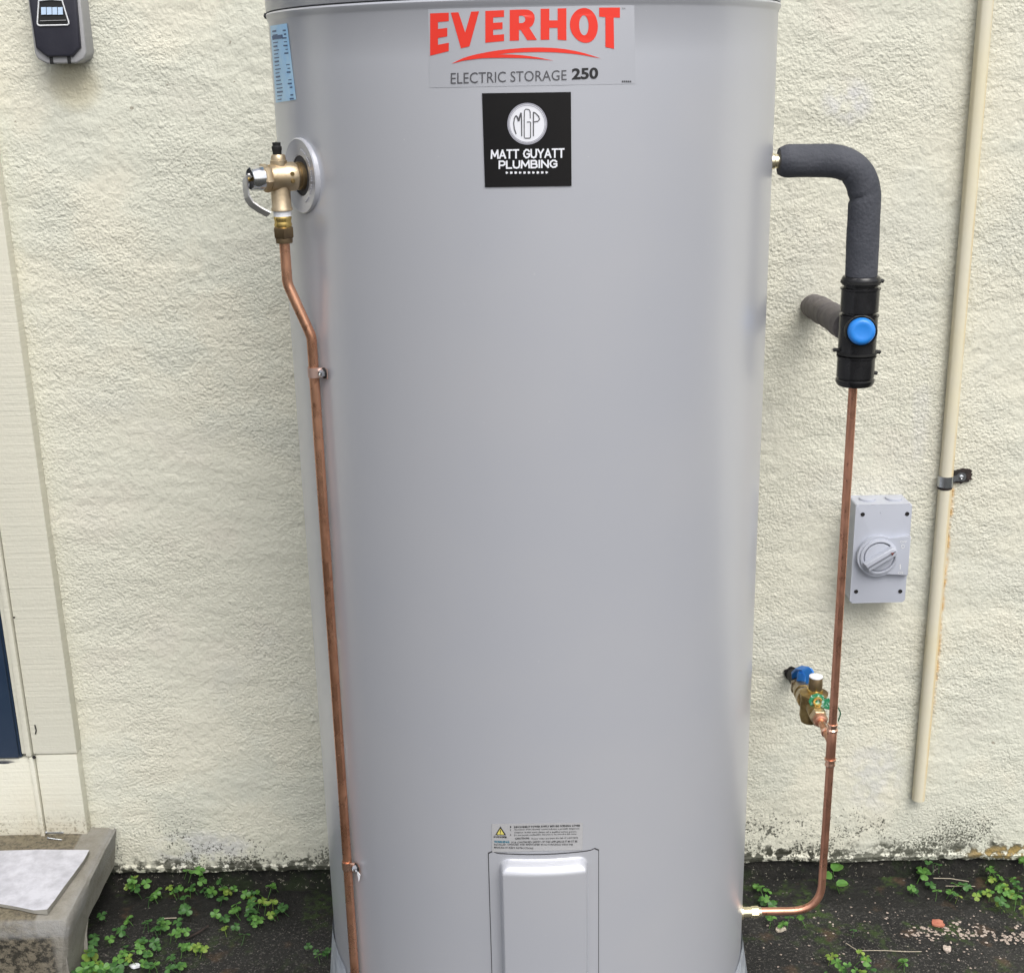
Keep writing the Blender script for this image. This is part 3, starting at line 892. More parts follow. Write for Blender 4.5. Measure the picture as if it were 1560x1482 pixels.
for y, s in ((160, '1'), (186, '2'), (232, '3')): wtext(s, 454, 464, y, y, 15, 'ink', .03)
def tri(pts, eps, m, name):
    b = bmesh.new(); b.faces.new([b.verts.new(tsurf(eps)(*zw(*p))) for p in pts]); obj(name, b, M[m], wl, smooth=False)
tri([(368, 163), (418, 241), (322, 240)], .0010, 'ink', 'warning_triangle')
tri([(368, 182), (403, 234), (336, 233)], .0013, 'yellow', 'warning_triangle')
b = bmesh.new(); stroke(b, [zw(368, 192), zw(368, 218)], 1.1, .0016); stroke(b, [zw(368, 223), zw(368, 229)], 1.1, .0016); obj('exclamation_mark', b, M['ink'], wl)

# blue data label round the left side
el = obj('data_label', patch(((412.5, 40), (438, 36), (452, 152), (421, 157)), .0007, 8, 12), M['blue_label'], wh)
b = bmesh.new(); rnd = random.Random(3)
for i in range(19):
    t = i / 18; y = 47 + t * 104; xl = 413.5 + (421 - 413) * t; xr = 439 + 12 * t
    a = xl + 2.5; c = a + rnd.uniform(5, 9)
    stroke(b, [(a, y + 1.5), ((a + c) / 2, y + 1), (c, y + .3)], 1.6 if i % 4 else 2.6, .001)
    if rnd.random() < .75:
        a2 = xr - rnd.uniform(6, 9); stroke(b, [(a2, y), (xr - 2.5, y - .5)], rnd.choice((1.4, 2.2)), .001)
stroke(b, [(416, 58.5), (424, 57), (432, 56)], 6, .0011)
obj('data_rows', b, M['blue_ink'], el)

# collar round the valve opening
VA = azz(on_tank(460.5, 268))
OA = tank_pt(VA[0], VA[1], TR); AX = Vector((math.sin(VA[0]), -math.cos(VA[0]), 0))
obj('valve_collar', L([(.0235, -.004), (.0235, .0020), (.0250, .0028), (.0410, .0030), (.0425, .0036), (.0438, .0024), (.044, -.006)], OA, AX, segs=64, cap=False), M['tank'], wh)
obj('valve_opening', L([(.0236, .0010), (.0234, -.0002), (.004, -.0004)], OA, AX, segs=32), M['seam'], wh)
b = bmesh.new()
for k in range(30):   # raised lettering ring moulded in the collar
    a = R_(-160 + k * 5.2); e2 = AX.cross(Vector((0, 0, 1)))
    if k % 6 == 5: continue
    p = OA + AX * .0030 + (Vector((0, 0, 1)) * math.cos(a) + e2 * math.sin(a)) * .031
    lathe(b, [(.0013, -.001), (.0010, .0006)], p, AX, segs=5)
obj('moulded_marks', b, M['tank'], wh)

# ------------------------------------------------------------------ relief valve
rvv = thing('relief_valve', 'bronze temperature and pressure relief valve with metal easing lever on the heater side', 'valve', OA)
VC = OA + AX * .029
UP = Vector((0, 0, 1))
obj('nipple', L([(.0165, -.002), (.0165, .006), (.0145, .007), (.0145, .012)], OA, AX, segs=24), M['brass_dark'], rvv)
obj('body', L([(.0145, .009), (.0168, .011), (.0172, .024), (.0160, .026), (.0160, .038), (.0150, .041), (.0150, .043)], OA, AX, segs=40), M['bronze'], rvv)
obj('bonnet_hex', L([(.0150, .042), (.0168, .044), (.0168, .050), (.0145, .052)], OA, AX, segs=6, rot=.3), M['bronze'], rvv)
obj('end_cap', L([(.0140, .051), (.0142, .059), (.0134, .0615), (.0132, .0660), (.0120, .0665), (.0112, .058), (.002, .058)], OA, AX, segs=32), M['chrome'], rvv)
obj('end_disc', L([(.0112, .0585), (.0105, .0592), (.001, .0592)], OA, AX, segs=20), M['rubber'], rvv)
obj('spindle', L([(.0026, .058), (.0026, .069), (.0014, .070)], OA, AX, segs=12), M['brass_bright'], rvv)
obj('probe_boss', L([(.0098, .010), (.0098, .019), (.0086, .020), (.0083, .0245), (.0070, .026)], VC, UP, segs=24), M['bronze'], rvv)
obj('sealing_plug', L([(.0052, .024), (.0052, .030), (.0058, .031), (.0058, .035), (.0046, .036), (.0050, .0395), (.001, .040)], VC + AX * .001, UP, segs=14), M['rubber'], rvv)
obj('outlet', L([(.0115, -.010), (.0115, -.034), (.0126, -.036), (.0126, -.0385), (.0105, -.039)], VC, UP, segs=28), M['bronze'], rvv)
obj('thread_tape', L([(.0104, -.0385), (.0108, -.041), (.0102, -.043), (.0106, -.045)], VC, UP, segs=20), M['ptfe'], rvv)
obj('adaptor', L([(.0100, -.0445), (.0108, -.047), (.0100, -.050), (.0098, -.052), (.0108, -.055), (.0100, -.0575)], VC, UP, segs=20), M['brass_bright'], rvv)
obj('compression_nut', L([(.0105, -.057), (.0128, -.0585), (.0128, -.069), (.0112, -.0708)], VC, UP, segs=6, rot=.2), M['brass_dark'], rvv)
obj('nut_collar', L([(.0100, -.0705), (.0102, -.0725), (.0098, -.0765), (.0080, -.077)], VC, UP, segs=24), M['brass_dark'], rvv)
e2 = AX.cross(UP).normalized()
mk = bmesh.new()
for dz in (-.004, .004): lathe(mk, [(.0028, 0), (.0025, .0012)], OA + AX * .020 + (e2 if e2.y < 0 else -e2) * .0165 + UP * dz, (e2 if e2.y < 0 else -e2), segs=8)
obj('cast_marks', mk, M['brass'], rvv)
LY = (OA + AX * .068).y
def ribbon(pts, w_, t_, side):
    b = bmesh.new(); side = Vector(side).normalized(); rows = []
    for i, p in enumerate(pts):
        d = (pts[min(i + 1, len(pts) - 1)] - pts[max(i - 1, 0)]).normalized(); n_ = d.cross(side).normalized()
        rows.append([b.verts.new(p + side * w_ * a + n_ * t_ * c) for a, c in ((-.5, -.5), (.5, -.5), (.5, .5), (-.5, .5))])
    for A, B in zip(rows, rows[1:]):
        for i in range(4): b.faces.new((A[i], A[(i + 1) % 4], B[(i + 1) % 4], B[i]))
    b.faces.new(rows[0]); b.faces.new(rows[-1])
    return b
lp = [at(x, y, LY) for x, y in ((381, 273), (376, 268), (373.5, 272), (374, 285), (376.5, 301), (383, 311), (396, 320), (410, 327))]
obj('lever', ribbon(resample(fillet(lp, .006, 4), .004), .0100, .0022, (.62, -.62, .50)), mat('brushed_steel', (.70, .70, .70), .38, .85), rvv)

# drain pipe down the left of the jacket
RP = TR + .0092
pa = VC - UP * .073
q1 = azz(on_tank(480, 572, RP)); q2 = azz(on_tank(538, 1462, RP))
az_p = (q1[0] + q2[0]) / 2
zA = at(436, 432, pa.y).z
zB = azz(on_tank(471, 512, RP))[1]
path = [pa, Vector((pa.x, pa.y, zA)), tank_pt(az_p, zB, RP), tank_pt(az_p, .10, RP), tank_pt(az_p, .06, RP + .002)]
b = bmesh.new(); tube(b, resample(fillet(path, [.03, .03, .01], 8), .03), .0063, 20)
tag(obj('drain_pipe', b, M['copper']), 'long thin copper drain pipe running down the left side of the heater', 'pipe')
def clip(py, label, shard):
    z = azz(on_tank(488, py, RP))[1] if py < 900 else azz(on_tank(532, py, RP))[1]
    t = thing('pipe_clip', label, 'pipe clip', tank_pt(az_p, z, TR), 'clips holding the drain pipe')
    rad = tank_pt(az_p, z, 1) - tank_pt(az_p, z, 0); tan = Vector((math.cos(az_p), math.sin(az_p), 0))
    c = tank_pt(az_p, z, RP); pts = []
    for k in range(-2, 13):
        a = R_(200 - 17 * k); pts.append(c + tan * math.cos(a) * .0072 + rad * math.sin(a) * .0072)
    pts += [tank_pt(az_p, z, TR + .0016) + tan * .0115, tank_pt(az_p, z, TR + .0022) + tan * .022]
    obj('strap', ribbon(pts, .0125, .0009, UP), M['copper_bright'] if shard else mat('dulled_strap', (.60, .42, .36), .35, .7), t)
    hc = tank_pt(az_p, z, TR + .0022) + tan * .0145
    obj('screw_washer', L([(.0068, 0), (.0068, .0012), (.0052, .0018)], hc, rad, segs=20), M['rubber'], t)
    obj('screw_head', L([(.0050, .0015), (.0050, .0058), (.0036, .0070), (.0024, .0066), (.0018, .0048), (.0005, .0048)], hc, rad, segs=6), M['chrome'], t)
    if shard:
        s1 = hc + rad * .001
        bb = bmesh.new(); P_ = [s1 + UP * -.003 + tan * .001, s1 + UP * -.005 + tan * .011, s1 + UP * -.0155 + tan * .0095 + rad * .002]
        A = [bb.verts.new(p_) for p_ in P_]; B = [bb.verts.new(p_ + rad * .0007) for p_ in P_]
        bb.faces.new(A); bb.faces.new(B)
        for i in range(3): bb.faces.new((A[i], A[(i + 1) % 3], B[(i + 1) % 3], B[i]))
        obj('torn_tab', bb, M['ptfe'], t, smooth=False)
clip(570, 'upper pipe clip and screw holding the copper drain pipe, just below its bend', False)
clip(1319, 'lower pipe clip with torn white tab beside the grey access cover', True)

# ------------------------------------------------------------------ insulated hot pipe, tempering valve cover, branch
PY = 1.72
hx0, hz = .3457, at(1180, 246, PY).z
XR = .4725
hp = thing('insulated_hot_pipe', 'charcoal foam insulated pipe bending down from the upper right of the heater', 'pipe', (hx0, PY, hz))
fp = fillet([Vector((hx0 + .010, PY, hz)), Vector((XR - .003, PY, hz - .001)), Vector((XR, PY, at(1310, 425, PY).z))], .070, 22)
fp = resample(fp, .004)
def foam_r(acc, a, p):
    r = .0212
    if acc < .012: r *= .80 + .20 * math.sin(min(1, acc / .012) * math.pi / 2)
    r += .0006 * noise.noise(Vector((p.x * 30, p.z * 30, a)))
    for s0, am in ((.136, .0036), (.092, .0016)):
        r -= am * math.exp(-((acc - s0 + .006 * math.cos(a)) / .0028) ** 2) * (.5 - .5 * math.cos(a))
    return r
b = bmesh.new(); tube(b, fp, .0212, 40, rfun=foam_r); obj('foam_sleeve', b, M['foam'], hp)
obj('brass_nipple', L([(.0105, -.006), (.0105, .003), (.0092, .004), (.0092, .012)], (hx0, PY, hz), (1, 0, 0), segs=20), M['brass_pale'], hp)

tv = thing('tempering_valve_cover', 'black plastic valve cover with a round blue cap on the pipe right of the heater', 'valve cover', (.474, PY, 1.15))
zt_, zb_ = at(1312, 419, PY).z, at(1301, 587, PY).z
hh = zt_ - zb_
XH0, XH1 = at(1312, 425, PY).x, at(1302, 585, PY).x
HA = (Vector((XH0, PY, zt_)) - Vector((XH1, PY, zb_))).normalized()
def hprof():
    pr = [(.018, 0), (.0236, .0015), (.0254, .004), (.0258, .009)]
    R0 = .0252
    for c in (.016, .052, .108):
        pr += [(R0, c - .006), (R0, c - .0035), (R0 - .0030, c - .0025), (R0 - .0030, c - .0002), (R0 + .0014, c + .0010), (R0 + .0014, c + .0026), (R0, c + .0034)]
    pr = [p_ for p_ in pr if p_[1] < hh - .02]
    pr += [(R0, hh - .016), (R0, hh - .013), (R0 - .0016, hh - .012), (R0 - .0016, hh - .011), (.0262, hh - .009), (.0262, hh - .006), (.0235, hh - .001), (.014, hh)]
    out = sorted(pr, key=lambda q: q[1])
    return [(r, -d) for r, d in out]
obj('housing', L(hprof(), (XH0, PY, zt_), HA, segs=64), M['black'], tv)
for (px, py, d_) in ((1342, 428, 1), (1337, 536, 1), (1332, 568, 1), (1273, 533, -1)):
    b = bmesh.new(); tube(b, [at(px - 5 * d_, py, PY - .002), at(px + 2 * d_, py, PY - .002), at(px + 4 * d_, py + 1, PY - .002)], .0026, 8)
    obj('strap_end', b, M['rubber'], tv)
for py in (429, 537):
    c = at(1312 - (py - 420) * .06, py, PY)
    obj('cable_tie', L([(.0243, -.0018), (.0266, -.0014), (.0266, .0014), (.0243, .0018)], c, HA, segs=48, cap=False), M['rubber'], tv)
cc = at(1311, 504, PY - .020)
AXC = (Vector((-.12, -1, .10))).normalized()
obj('cap_recess', L([(.0215, -.006), (.0215, .0055), (.0198, .0065), (.0192, .003), (.018, .003)], cc, AXC, segs=40), M['rubber'], tv)
obj('blue_cap', L([(.0178, -.002), (.0182, .009), (.0172, .0125), (.0150, .0150), (.0120, .0158), (.0085, .0150), (.0050, .0146), (.001, .0145)], cc, AXC, segs=40), M['blue'], tv)

br = thing('insulated_wall_branch', 'short faded grey foam insulated pipe from the wall behind the black valve cover', 'pipe', at(1240, 465, WY))
w0, w1 = at(1238, 466, WY + .004), Vector((XH0 - .006, PY + .03, at(1290, 505, PY).z))
pp = resample([w0, w0.lerp(w1, .45) + Vector((0, 0, .002)), w1], .006)
def old_r(acc, a, p):
    r = .0205 + .0012 * noise.noise(p * 40) + .0016 * noise.noise(Vector((acc * 30, a, 2)))
    for s0 in (.06, .105, .17, .23): r -= .0020 * math.exp(-((acc - s0 + .005 * math.sin(a)) / .004) ** 2)
    return r
b = bmesh.new(); tube(b, pp, .021, 28, rfun=old_r); obj('foam_sleeve', b, M['foam_old'], br)

# ------------------------------------------------------------------ cold water riser
cr = thing('copper_riser', 'copper cold water pipe dropping from the black valve cover and bending into the heater base', 'pipe', (.42, PY, at(1158, 1388, PY).z))
zi = at(1180, 1388, PY).z
rp = [Vector((XH1 - .002, PY, zb_ + .01)), Vector((.4715, PY, at(1268, 1120, PY).z)), Vector((.4700, PY, zi)), Vector((.369, PY, zi + .001))]
b = bmesh.new(); tube(b, resample(fillet(rp, [.05, .048], 14), .03), .0060, 20); obj('pipe', b, M['copper_dull'], cr)
for py, nm in ((1108, 'coupling'), (1160, 'coupling')):
    c = at(1270 - (py - 1100) * .062, py, PY); c.x = .4712
    s = -1 if py == 1108 else 1
    obj(nm, L([(.0062, .007 * -s), (.0078, .006 * -s), (.0080, .004 * -s), (.0070, .002 * -s), (.0070, -.001 * -s), (.0086, -.003 * -s), (.0086, -.0055 * -s), (.0062, -.0065 * -s)][::1], c, (0, 0, 1), segs=24), M['copper_bright'], cr)
zt1, zt2 = at(1270, 1112, PY).z, at(1266, 1158, PY).z
obj('tee', L([(.0062, 0), (.0073, .002), (.0073, zt1 - zt2 - .002), (.0062, zt1 - zt2)], (.4712, PY, zt2), (0, 0, 1), segs=24), M['copper_dull'], cr)
obj('inlet_nut', L([(.0075, 0), (.0092, .0015), (.0092, .0115), (.0078, .013)], (.3607, PY, zi), (1, 0, 0), segs=6, rot=.4), M['brass_pale'], cr)
obj('inlet_nipple', L([(.0115, -.004), (.0115, .0025), (.0080, .0035), (.0080, .018)], (.3457, PY, zi), (1, 0, 0), segs=20), M['brass_pale'], cr)
obj('nut_collar', L([(.0076, 0), (.0072, .004), (.0062, .005)], (.3732, PY, zi), (1, 0, 0), segs=20), M['brass_pale'], cr)

# ------------------------------------------------------------------ brass supply valve
bv = thing('brass_supply_valve', 'brass pressure limiting valve with blue lever between the wall and the copper riser', 'valve', at(1207, 1027, WY))
VB = at(1239, 1070, 1.87)
def vz(py, px=1240): return at(px, py, 1.87).z
VX = VB.x
zc = vz(1062)
k_ = 1.0
obj('cap_top', L([(.0108, 0), (.0108, .0016), (.0085, .0024), (.001, .0024)], (VX + .002, 1.87, vz(1031)), (0, 0, 1), segs=28), M['ptfe'], bv)
obj('spring_cap', L([(.0110, vz(1049)), (.0112, vz(1044)), (.0106, vz(1032)), (.0098, vz(1031))], (VX + .002, 1.87, 0), (0, 0, 1), segs=28), M['brass_dark'], bv)
obj('cap_nut', L([(.0118, 0), (.0130, .001), (.0130, .005), (.0112, .006)], (VX + .0015, 1.87, vz(1054)), (0, 0, 1), segs=6), M['brass_bright'], bv)
obj('flange', L([(.0165, 0), (.0222, .003), (.0228, .0060), (.0205, .0072), (.013, .0076)], (VX, 1.87, vz(1060)), (0, 0, 1), segs=36), M['brass'], bv)
obj('valve_body', L([(.008, 0), (.0135, .002), (.0165, .012), (.0165, .026), (.0172, .030), (.0165, .034), (.0165, .041), (.0172, .044), (.0165, .048)], (VX - .004, 1.875, vz(1063) - .046), (0.03, .0, 1), segs=32), M['brass'], bv)
pc = at(1246, 1069, 1.840)
obj('gauge_port', L([(.0080, -.020), (.0080, .0), (.0070, .0015), (.0045, .0015), (.0042, -.003), (.001, -.003)], pc, (-.1, -1, .12), segs=24), M['brass_bright'], bv)
obj('tag_collar', L([(.0100, 0), (.0135, .001), (.0135, .003), (.0085, .0035)], pc - Vector((.0, -.006, .001)), (-.1, -1, .12), segs=8), M['tag'], bv)
tg = [at(1252, 1068, 1.838), at(1262, 1063, 1.836), at(1266, 1067, 1.835), at(1266, 1081, 1.835), at(1258, 1080, 1.837), at(1249, 1076, 1.838)]
bb = bmesh.new(); A = [bb.verts.new(p_) for p_ in tg]; B = [bb.verts.new(p_ + Vector((0, .0015, 0))) for p_ in tg]
bb.faces.new(A); bb.faces.new(B)
for i in range(6): bb.faces.new((A[i], A[(i + 1) % 6], B[(i + 1) % 6], B[i]))
obj('green_tag', bb, M['tag'], bv, smooth=False)
bb = bmesh.new(); tube(bb, fillet([at(1264, 1070, 1.835), at(1276, 1076, 1.84), at(1281, 1086, 1.838), at(1277, 1098, 1.838)], .012, 5), .0011, 8); obj('tag_wire', bb, mat('green_wire', (.01, .09, .04), .4), bv)
n0 = at(1248, 1094, 1.815); n1 = Vector((.4712, PY + .004, at(1264, 1132, PY).z)); nd = (n1 - n0).normalized()
obj('outlet_boss', L([(.0130, -.045), (.0135, -.012), (.0125, -.010)], n0, nd, segs=24), M['brass'], bv)
obj('outlet_nut', L([(.0120, -.012), (.0140, -.010), (.0140, .002), (.0120, .004)], n0, nd, segs=6, rot=.5), M['bronze'], bv)
obj('outlet_collar', L([(.0105, .003), (.0110, .008), (.0095, .014), (.0068, .015)], n0, nd, segs=24), M['copper_dull'], bv)
bb = bmesh.new(); tube(bb, [n0, n1], .0058, 16); obj('tail_pipe', bb, M['copper'], bv)
obj('tail_ring', L([(.006, -.004), (.0078, -.003), (.0078, .001), (.006, .002)], n0.lerp(n1, .62), nd, segs=20), M['copper_bright'], bv)
s0, s1 = Vector((VX - .006, 1.885, vz(1062) - .012)), at(1207, 1027, WY)
sdv = (s1 - s0); ln = sdv.length
obj('inlet_body', L([(.0165, 0), (.0165, .03), (.0140, .034), (.0140, .05), (.0160, .052), (.0160, .075), (.0138, .078), (.0138, .11)], s0, sdv, segs=24), M['brass'], bv)
obj('inlet_hex', L([(.0140, .11), (.0165, .112), (.0165, .13), (.0145, .132)], s0, sdv, segs=6), M['brass_dark'], bv)
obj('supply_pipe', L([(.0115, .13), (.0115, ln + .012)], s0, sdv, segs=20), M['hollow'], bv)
hb = s0 + sdv.normalized() * .12
lev = [at(1212, 1034, 2.04), at(1211, 1023, 2.02), at(1217, 1017, 2.0), at(1229, 1019, 1.97), at(1234, 1026, 1.965), at(1233, 1040, 1.965)]
obj('blue_lever', ribbon(resample(fillet(lev, .008, 4), .006), .017, .0035, (.55, -.55, .6)), M['blue_lever'], bv)
obj('lever_stem', L([(.0075, 0), (.0075, .022), (.006, .025)], hb + Vector((0, -.004, .010)), (0, -.3, 1), segs=14), M['blue_lever'], bv)
bb = bmesh.new(); c = at(1206, 1026, WY - .004)
prev = [bb.verts.new(c + Vector((math.cos(a) * .013 * (1 + .35 * noise.noise(Vector((a * 2, 3, 1)))), 0, math.sin(a) * .012 * (1 + .35 * noise.noise(Vector((a * 2, 7, 1))))))) for a in [2 * math.pi * i / 20 for i in range(20)]]
prev2 = [bb.verts.new(v.co + Vector((0, .010, 0))) for v in prev]
ctr = bb.verts.new(c + Vector((0, .003, 0)))
for i in range(20):
    bb.faces.new((prev[i], prev[(i + 1) % 20], ctr)); bb.faces.new((prev[i], prev[(i + 1) % 20], prev2[(i + 1) % 20], prev2[i]))
obj('wall_hole', bb, M['hollow'], bv)  # dark patch painted for the shaded hole where the pipe enters the wall

# ------------------------------------------------------------------ isolator switch
YF = 2.072
iso = thing('isolator_switch', 'pale grey rectangular isolator switch with rotary knob mounted on the rendered wall', 'switch', at(1340, 845, WY))
TL, BR = at(1304, 769, YF), at(1380, 917, YF)
x0, x1, z1, z0 = TL.x, at(1390, 768, YF).x, TL.z, BR.z
obj('base', PR(rrect(x0 + .0005, z0 + .001, x1 - .0005, z1 - .0005, .004), YF + .012, WY + .004), M['pvc_grey'], iso)
obj('cover', PR(rrect(x0, z0, x1, z1, .004), YF, YF + .0115, .0025), M['pvc_grey'], iso)
for px in (1322, 1362):
    c = at(px, 758.5, YF + .026); obj('knockout_cap', L([(.0135, -.002), (.0140, 0), (.0136, .0018), (.0120, .0024), (.001, .0024)], (c.x, YF + .030, z1 + .0006), (0, 0, 1), segs=28), M['pvc_grey'], iso)
def zi_(x, y): return (1260 + x / 6.175, 700 + y / 6.175)
for p_ in ((335, 515), (753, 510), (272, 1240), (688, 1238)):
    c = at(*zi_(*p_), YF)
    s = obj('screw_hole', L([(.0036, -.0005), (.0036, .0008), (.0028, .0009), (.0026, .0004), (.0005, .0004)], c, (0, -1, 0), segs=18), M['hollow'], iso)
b = bmesh.new(); lathe(b, [(.0016, -.0004), (.0012, .0006)], at(*zi_(507, 500), YF), (0, -1, 0), segs=10); obj('pip', b, M['pvc_grey'], iso)
kc = at(*zi_(480, 905), YF - .006); KR = .0365
zt2_, zb2_ = at(*zi_(700, 712), YF - .006).z, at(*zi_(690, 1090), YF - .006).z
out = []
a1 = math.asin((zt2_ - kc.z) / KR) if abs((zt2_ - kc.z) / KR) < 1 else 1.0
a2 = math.asin((zb2_ - kc.z) / KR) if abs((zb2_ - kc.z) / KR) < 1 else -1.0
n = 44
for i in range(n + 1):
    a = a1 + (2 * math.pi - a1 + a2) * i / n
    out.append((kc.x + KR * math.cos(a), kc.z + KR * math.sin(a)))
out += [(x1 - .0035, zb2_), (x1 - .001, zb2_ + .002), (x1 - .001, zt2_ - .002), (x1 - .0035, zt2_)]
obj('shroud', PR(out, YF - .010, YF + .001, .0018), M['pvc_grey'], iso)
YS = YF - .010
obj('dial_ring', L([(.0325, -.001), (.0320, .0030), (.0285, .0042), (.0272, .0036), (.0262, -.0002)], (kc.x, YS, kc.z), (0, -1, 0), segs=64, cap=False), M['pvc_grey'], iso)
obj('dial_well', L([(.0263, .0003), (.0255, .0004), (.001, .0004)], (kc.x, YS, kc.z), (0, -1, 0), segs=48), M['pvc_dark'], iso)
ang = R_(33); ux, uz = math.cos(ang), math.sin(ang)
def hbar(l0, l1, w_, y0, y1, bev):
    q = [(l0, -w_), (l1 - .004, -w_), (l1, 0 - w_ * .3), (l1, w_ * .3), (l1 - .004, w_), (l0, w_)]
    return PR([(kc.x + a * ux - c * uz, kc.z + a * uz + c * ux) for a, c in q], y0, y1, bev)
obj('dial_face', L([(.0250, 0), (.0245, .0025), (.0225, .0030), (.001, .0030)], (kc.x, YS - .0006, kc.z), (0, -1, 0), segs=48), M['pvc_grey'], iso)
obj('handle', hbar(-.0275, .0305, .0078, YS - .0165, YS - .003, .0022), M['pvc_grey'], iso)
obj('handle_ridge', hbar(-.0265, .0285, .0014, YS - .0175, YS - .015, .0004), M['pvc_dark'], iso)
t3 = [(.0245, 0), (.0195, -.0028), (.0195, .0028)]
obj('pointer', PR([(kc.x + a * ux - c * uz, kc.z + a * uz + c * ux) for a, c in t3], YS - .0182, YS - .016), mat('dark_red_mark', (.16, .03, .02), .5), iso, smooth=False)
def itext(s, xa, xb, yt, yb):
    (X0, T0), (X1, B0) = zi_(xa, yt), zi_(xb, yb)
    vs_ = text_on(bmesh.new(), s, X0, X1, T0, T0, B0, B0, flat(YS - .0003), .01, 3)
    obj('embossed_mark', vs_, M['lock_white'], iso, smooth=False)
itext('OFF', 688, 752, 762, 784)
itext('O', 696, 730, 796, 838)
itext('I', 684, 692, 985, 1030)
itext('ON', 668, 712, 1052, 1078)

# ------------------------------------------------------------------ conduit and saddle
XC, YC, RC = .7475, WY - .0135, .0117
cd = thing('conduit', 'cream painted plastic conduit running straight up the wall right of the switch', 'conduit', (XC, YC, at(1392, 1218, YC).z))
zc0 = at(1392, 1217, YC).z
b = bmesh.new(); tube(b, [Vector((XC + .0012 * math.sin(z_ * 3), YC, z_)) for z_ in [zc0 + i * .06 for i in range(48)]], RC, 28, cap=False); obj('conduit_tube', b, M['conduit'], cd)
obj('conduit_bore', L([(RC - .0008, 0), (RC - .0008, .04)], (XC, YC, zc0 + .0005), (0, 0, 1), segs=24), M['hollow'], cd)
sdl = thing('conduit_saddle', 'shiny galvanised pipe saddle strapped over the cream conduit with torn backing', 'saddle', (XC, WY, .80))
zs_ = at(1436, 735, YC - .01).z; pts = []
for k in range(15):
    a = R_(195 - 15 * k); pts.append(Vector((XC + math.cos(a) * (RC + .0012), YC - math.sin(a) * (RC + .0012), zs_)))
obj('band', ribbon(pts, .019, .0011, UP), M['zinc'], sdl)
b = bmesh.new()
ec = Vector((XC + .029, WY - .006, zs_ + .004))
prism(b, [(XC + RC + .0005, zs_ - .006), (XC + RC + .009, zs_ - .003), (ec.x + .004, ec.z - .007)] + [(ec.x + .0085 * math.cos(R_(a)), ec.z + .0085 * math.sin(R_(a))) for a in range(-60, 121, 20)] + [(XC + RC + .008, zs_ + .007), (XC + RC + .0005, zs_ + .006)], WY - .0085, WY - .0065)
obj('ear', b, M['zinc'], sdl, smooth=False)
obj('fixing_screw', L([(.0042, 0), (.0040, .0018), (.0022, .0024), (.0018, .0012), (.0004, .0012)], (ec.x, WY - .0085, ec.z), (0, -1, 0), segs=16), M['chrome'], sdl)
b = bmesh.new(); poly = []
for i in range(30):
    a = 2 * math.pi * i / 30; r = .0155 * (1 + .30 * noise.noise(Vector((math.cos(a) * 2.5, math.sin(a) * 2.5, 4))) + .30 * noise.noise(Vector((math.cos(a) * 6, math.sin(a) * 6, 9))))
    poly.append((ec.x + .003 + r * math.cos(a) * 1.05, ec.z + .001 + r * math.sin(a) * .85))
prism(b, poly, WY - .006, WY + .003); obj('torn_backing', b, M['tarnish'], sdl)
obj('rust_ring', L([(RC + .0002, 0), (RC + .0008, .001), (RC + .0008, .004), (RC + .0002, .005)], (XC, YC, zs_ - .0145), (0, 0, 1), segs=24, cap=False), M['tarnish'], sdl)

# ------------------------------------------------------------------ key safe, upper left
YK = 2.078
ks = thing('key_lock_box', 'black combination key lock box on the wall at the upper left', 'lock box', (-.68, WY, 1.52))
kx0, kx1, kz0 = at(49, 60, YK).x, at(130, 60, YK).x - .004, at(90, 96, YK).z
kz1 = kz0 + .135
chm = .013
pol = [(kx0 + chm + .004, kz0), (kx1 - chm - .003, kz0), (kx1 - .004, kz0 + chm * .55), (kx1, kz0 + chm * 1.2), (kx1, kz1 - .01), (kx1 - .01, kz1), (kx0 + .01, kz1), (kx0, kz1 - .01), (kx0, kz0 + chm * 1.2), (kx0 + .004, kz0 + chm * .55)]
def grow(p_, g): 
    cx = (kx0 + kx1) / 2; cz = (kz0 + kz1) / 2
    return [(x + math.copysign(g, x - cx), z + math.copysign(g, z - cz)) for x, z in p_]
obj('back_body', PR(grow(pol, -.0006), YK + .012, WY + .004, .001), M['lock_grey'], ks)
obj('bumper', PR(grow(pol, .0012), YK + .006, YK + .026, .003), M['lock_grey'], ks)
pol2 = [(kx0 + chm + .006, kz0 + .0085), (kx1 - chm - .006, kz0 + .0085), (kx1 - .005, kz0 + chm + .009), (kx1 - .002, kz1 - .01), (kx1 - .01, kz1), (kx0 + .01, kz1), (kx0 + .001, kz1 - .01), (kx0 + .003, kz0 + chm + .009)]
obj('front_shell', PR(pol2, YK, YK + .012, .0035), M['lock'], ks)
for px in (79, 106):
    c = at(px, 91, YK + .008); obj('gap_slot', BX((c.x - .0026, YK + .0045, kz0 - .0018), (c.x + .0026, YK + .022, kz0 + .0085), .0005), M['rubber'], ks)
YD = YK - .0004
def poly_on(pts, Y, th=.0008):
    q = [at(x, y, Y) for x, y in pts]; return PR([(p_.x, p_.z) for p_ in q], Y, Y + th)
obj('dial_window', poly_on([(59, -2), (95, -3), (104, 37), (57, 38.5)], YD - .0006), M['rubber'], ks, smooth=False)
b = bmesh.new(); tube(b, [at(x, y, YD - .001) for x, y in fz] if False else fillet([at(x, y, YD - .001) for x, y in ((96, -12), (94.5, 1), (106, 38.5), (56.5, 39.5), (59, 1), (60, -12))], [.004, .004, .004, .004], 5), .0011, 8)
obj('window_frame', b, M['lock_white'], ks)
b = bmesh.new(); tube(b, [at(59, 1.5, YD - .0012), at(77, -.5, YD - .0014), at(94.5, 1, YD - .0012)], .0011, 8); obj('window_frame', b, M['lock_white'], ks)
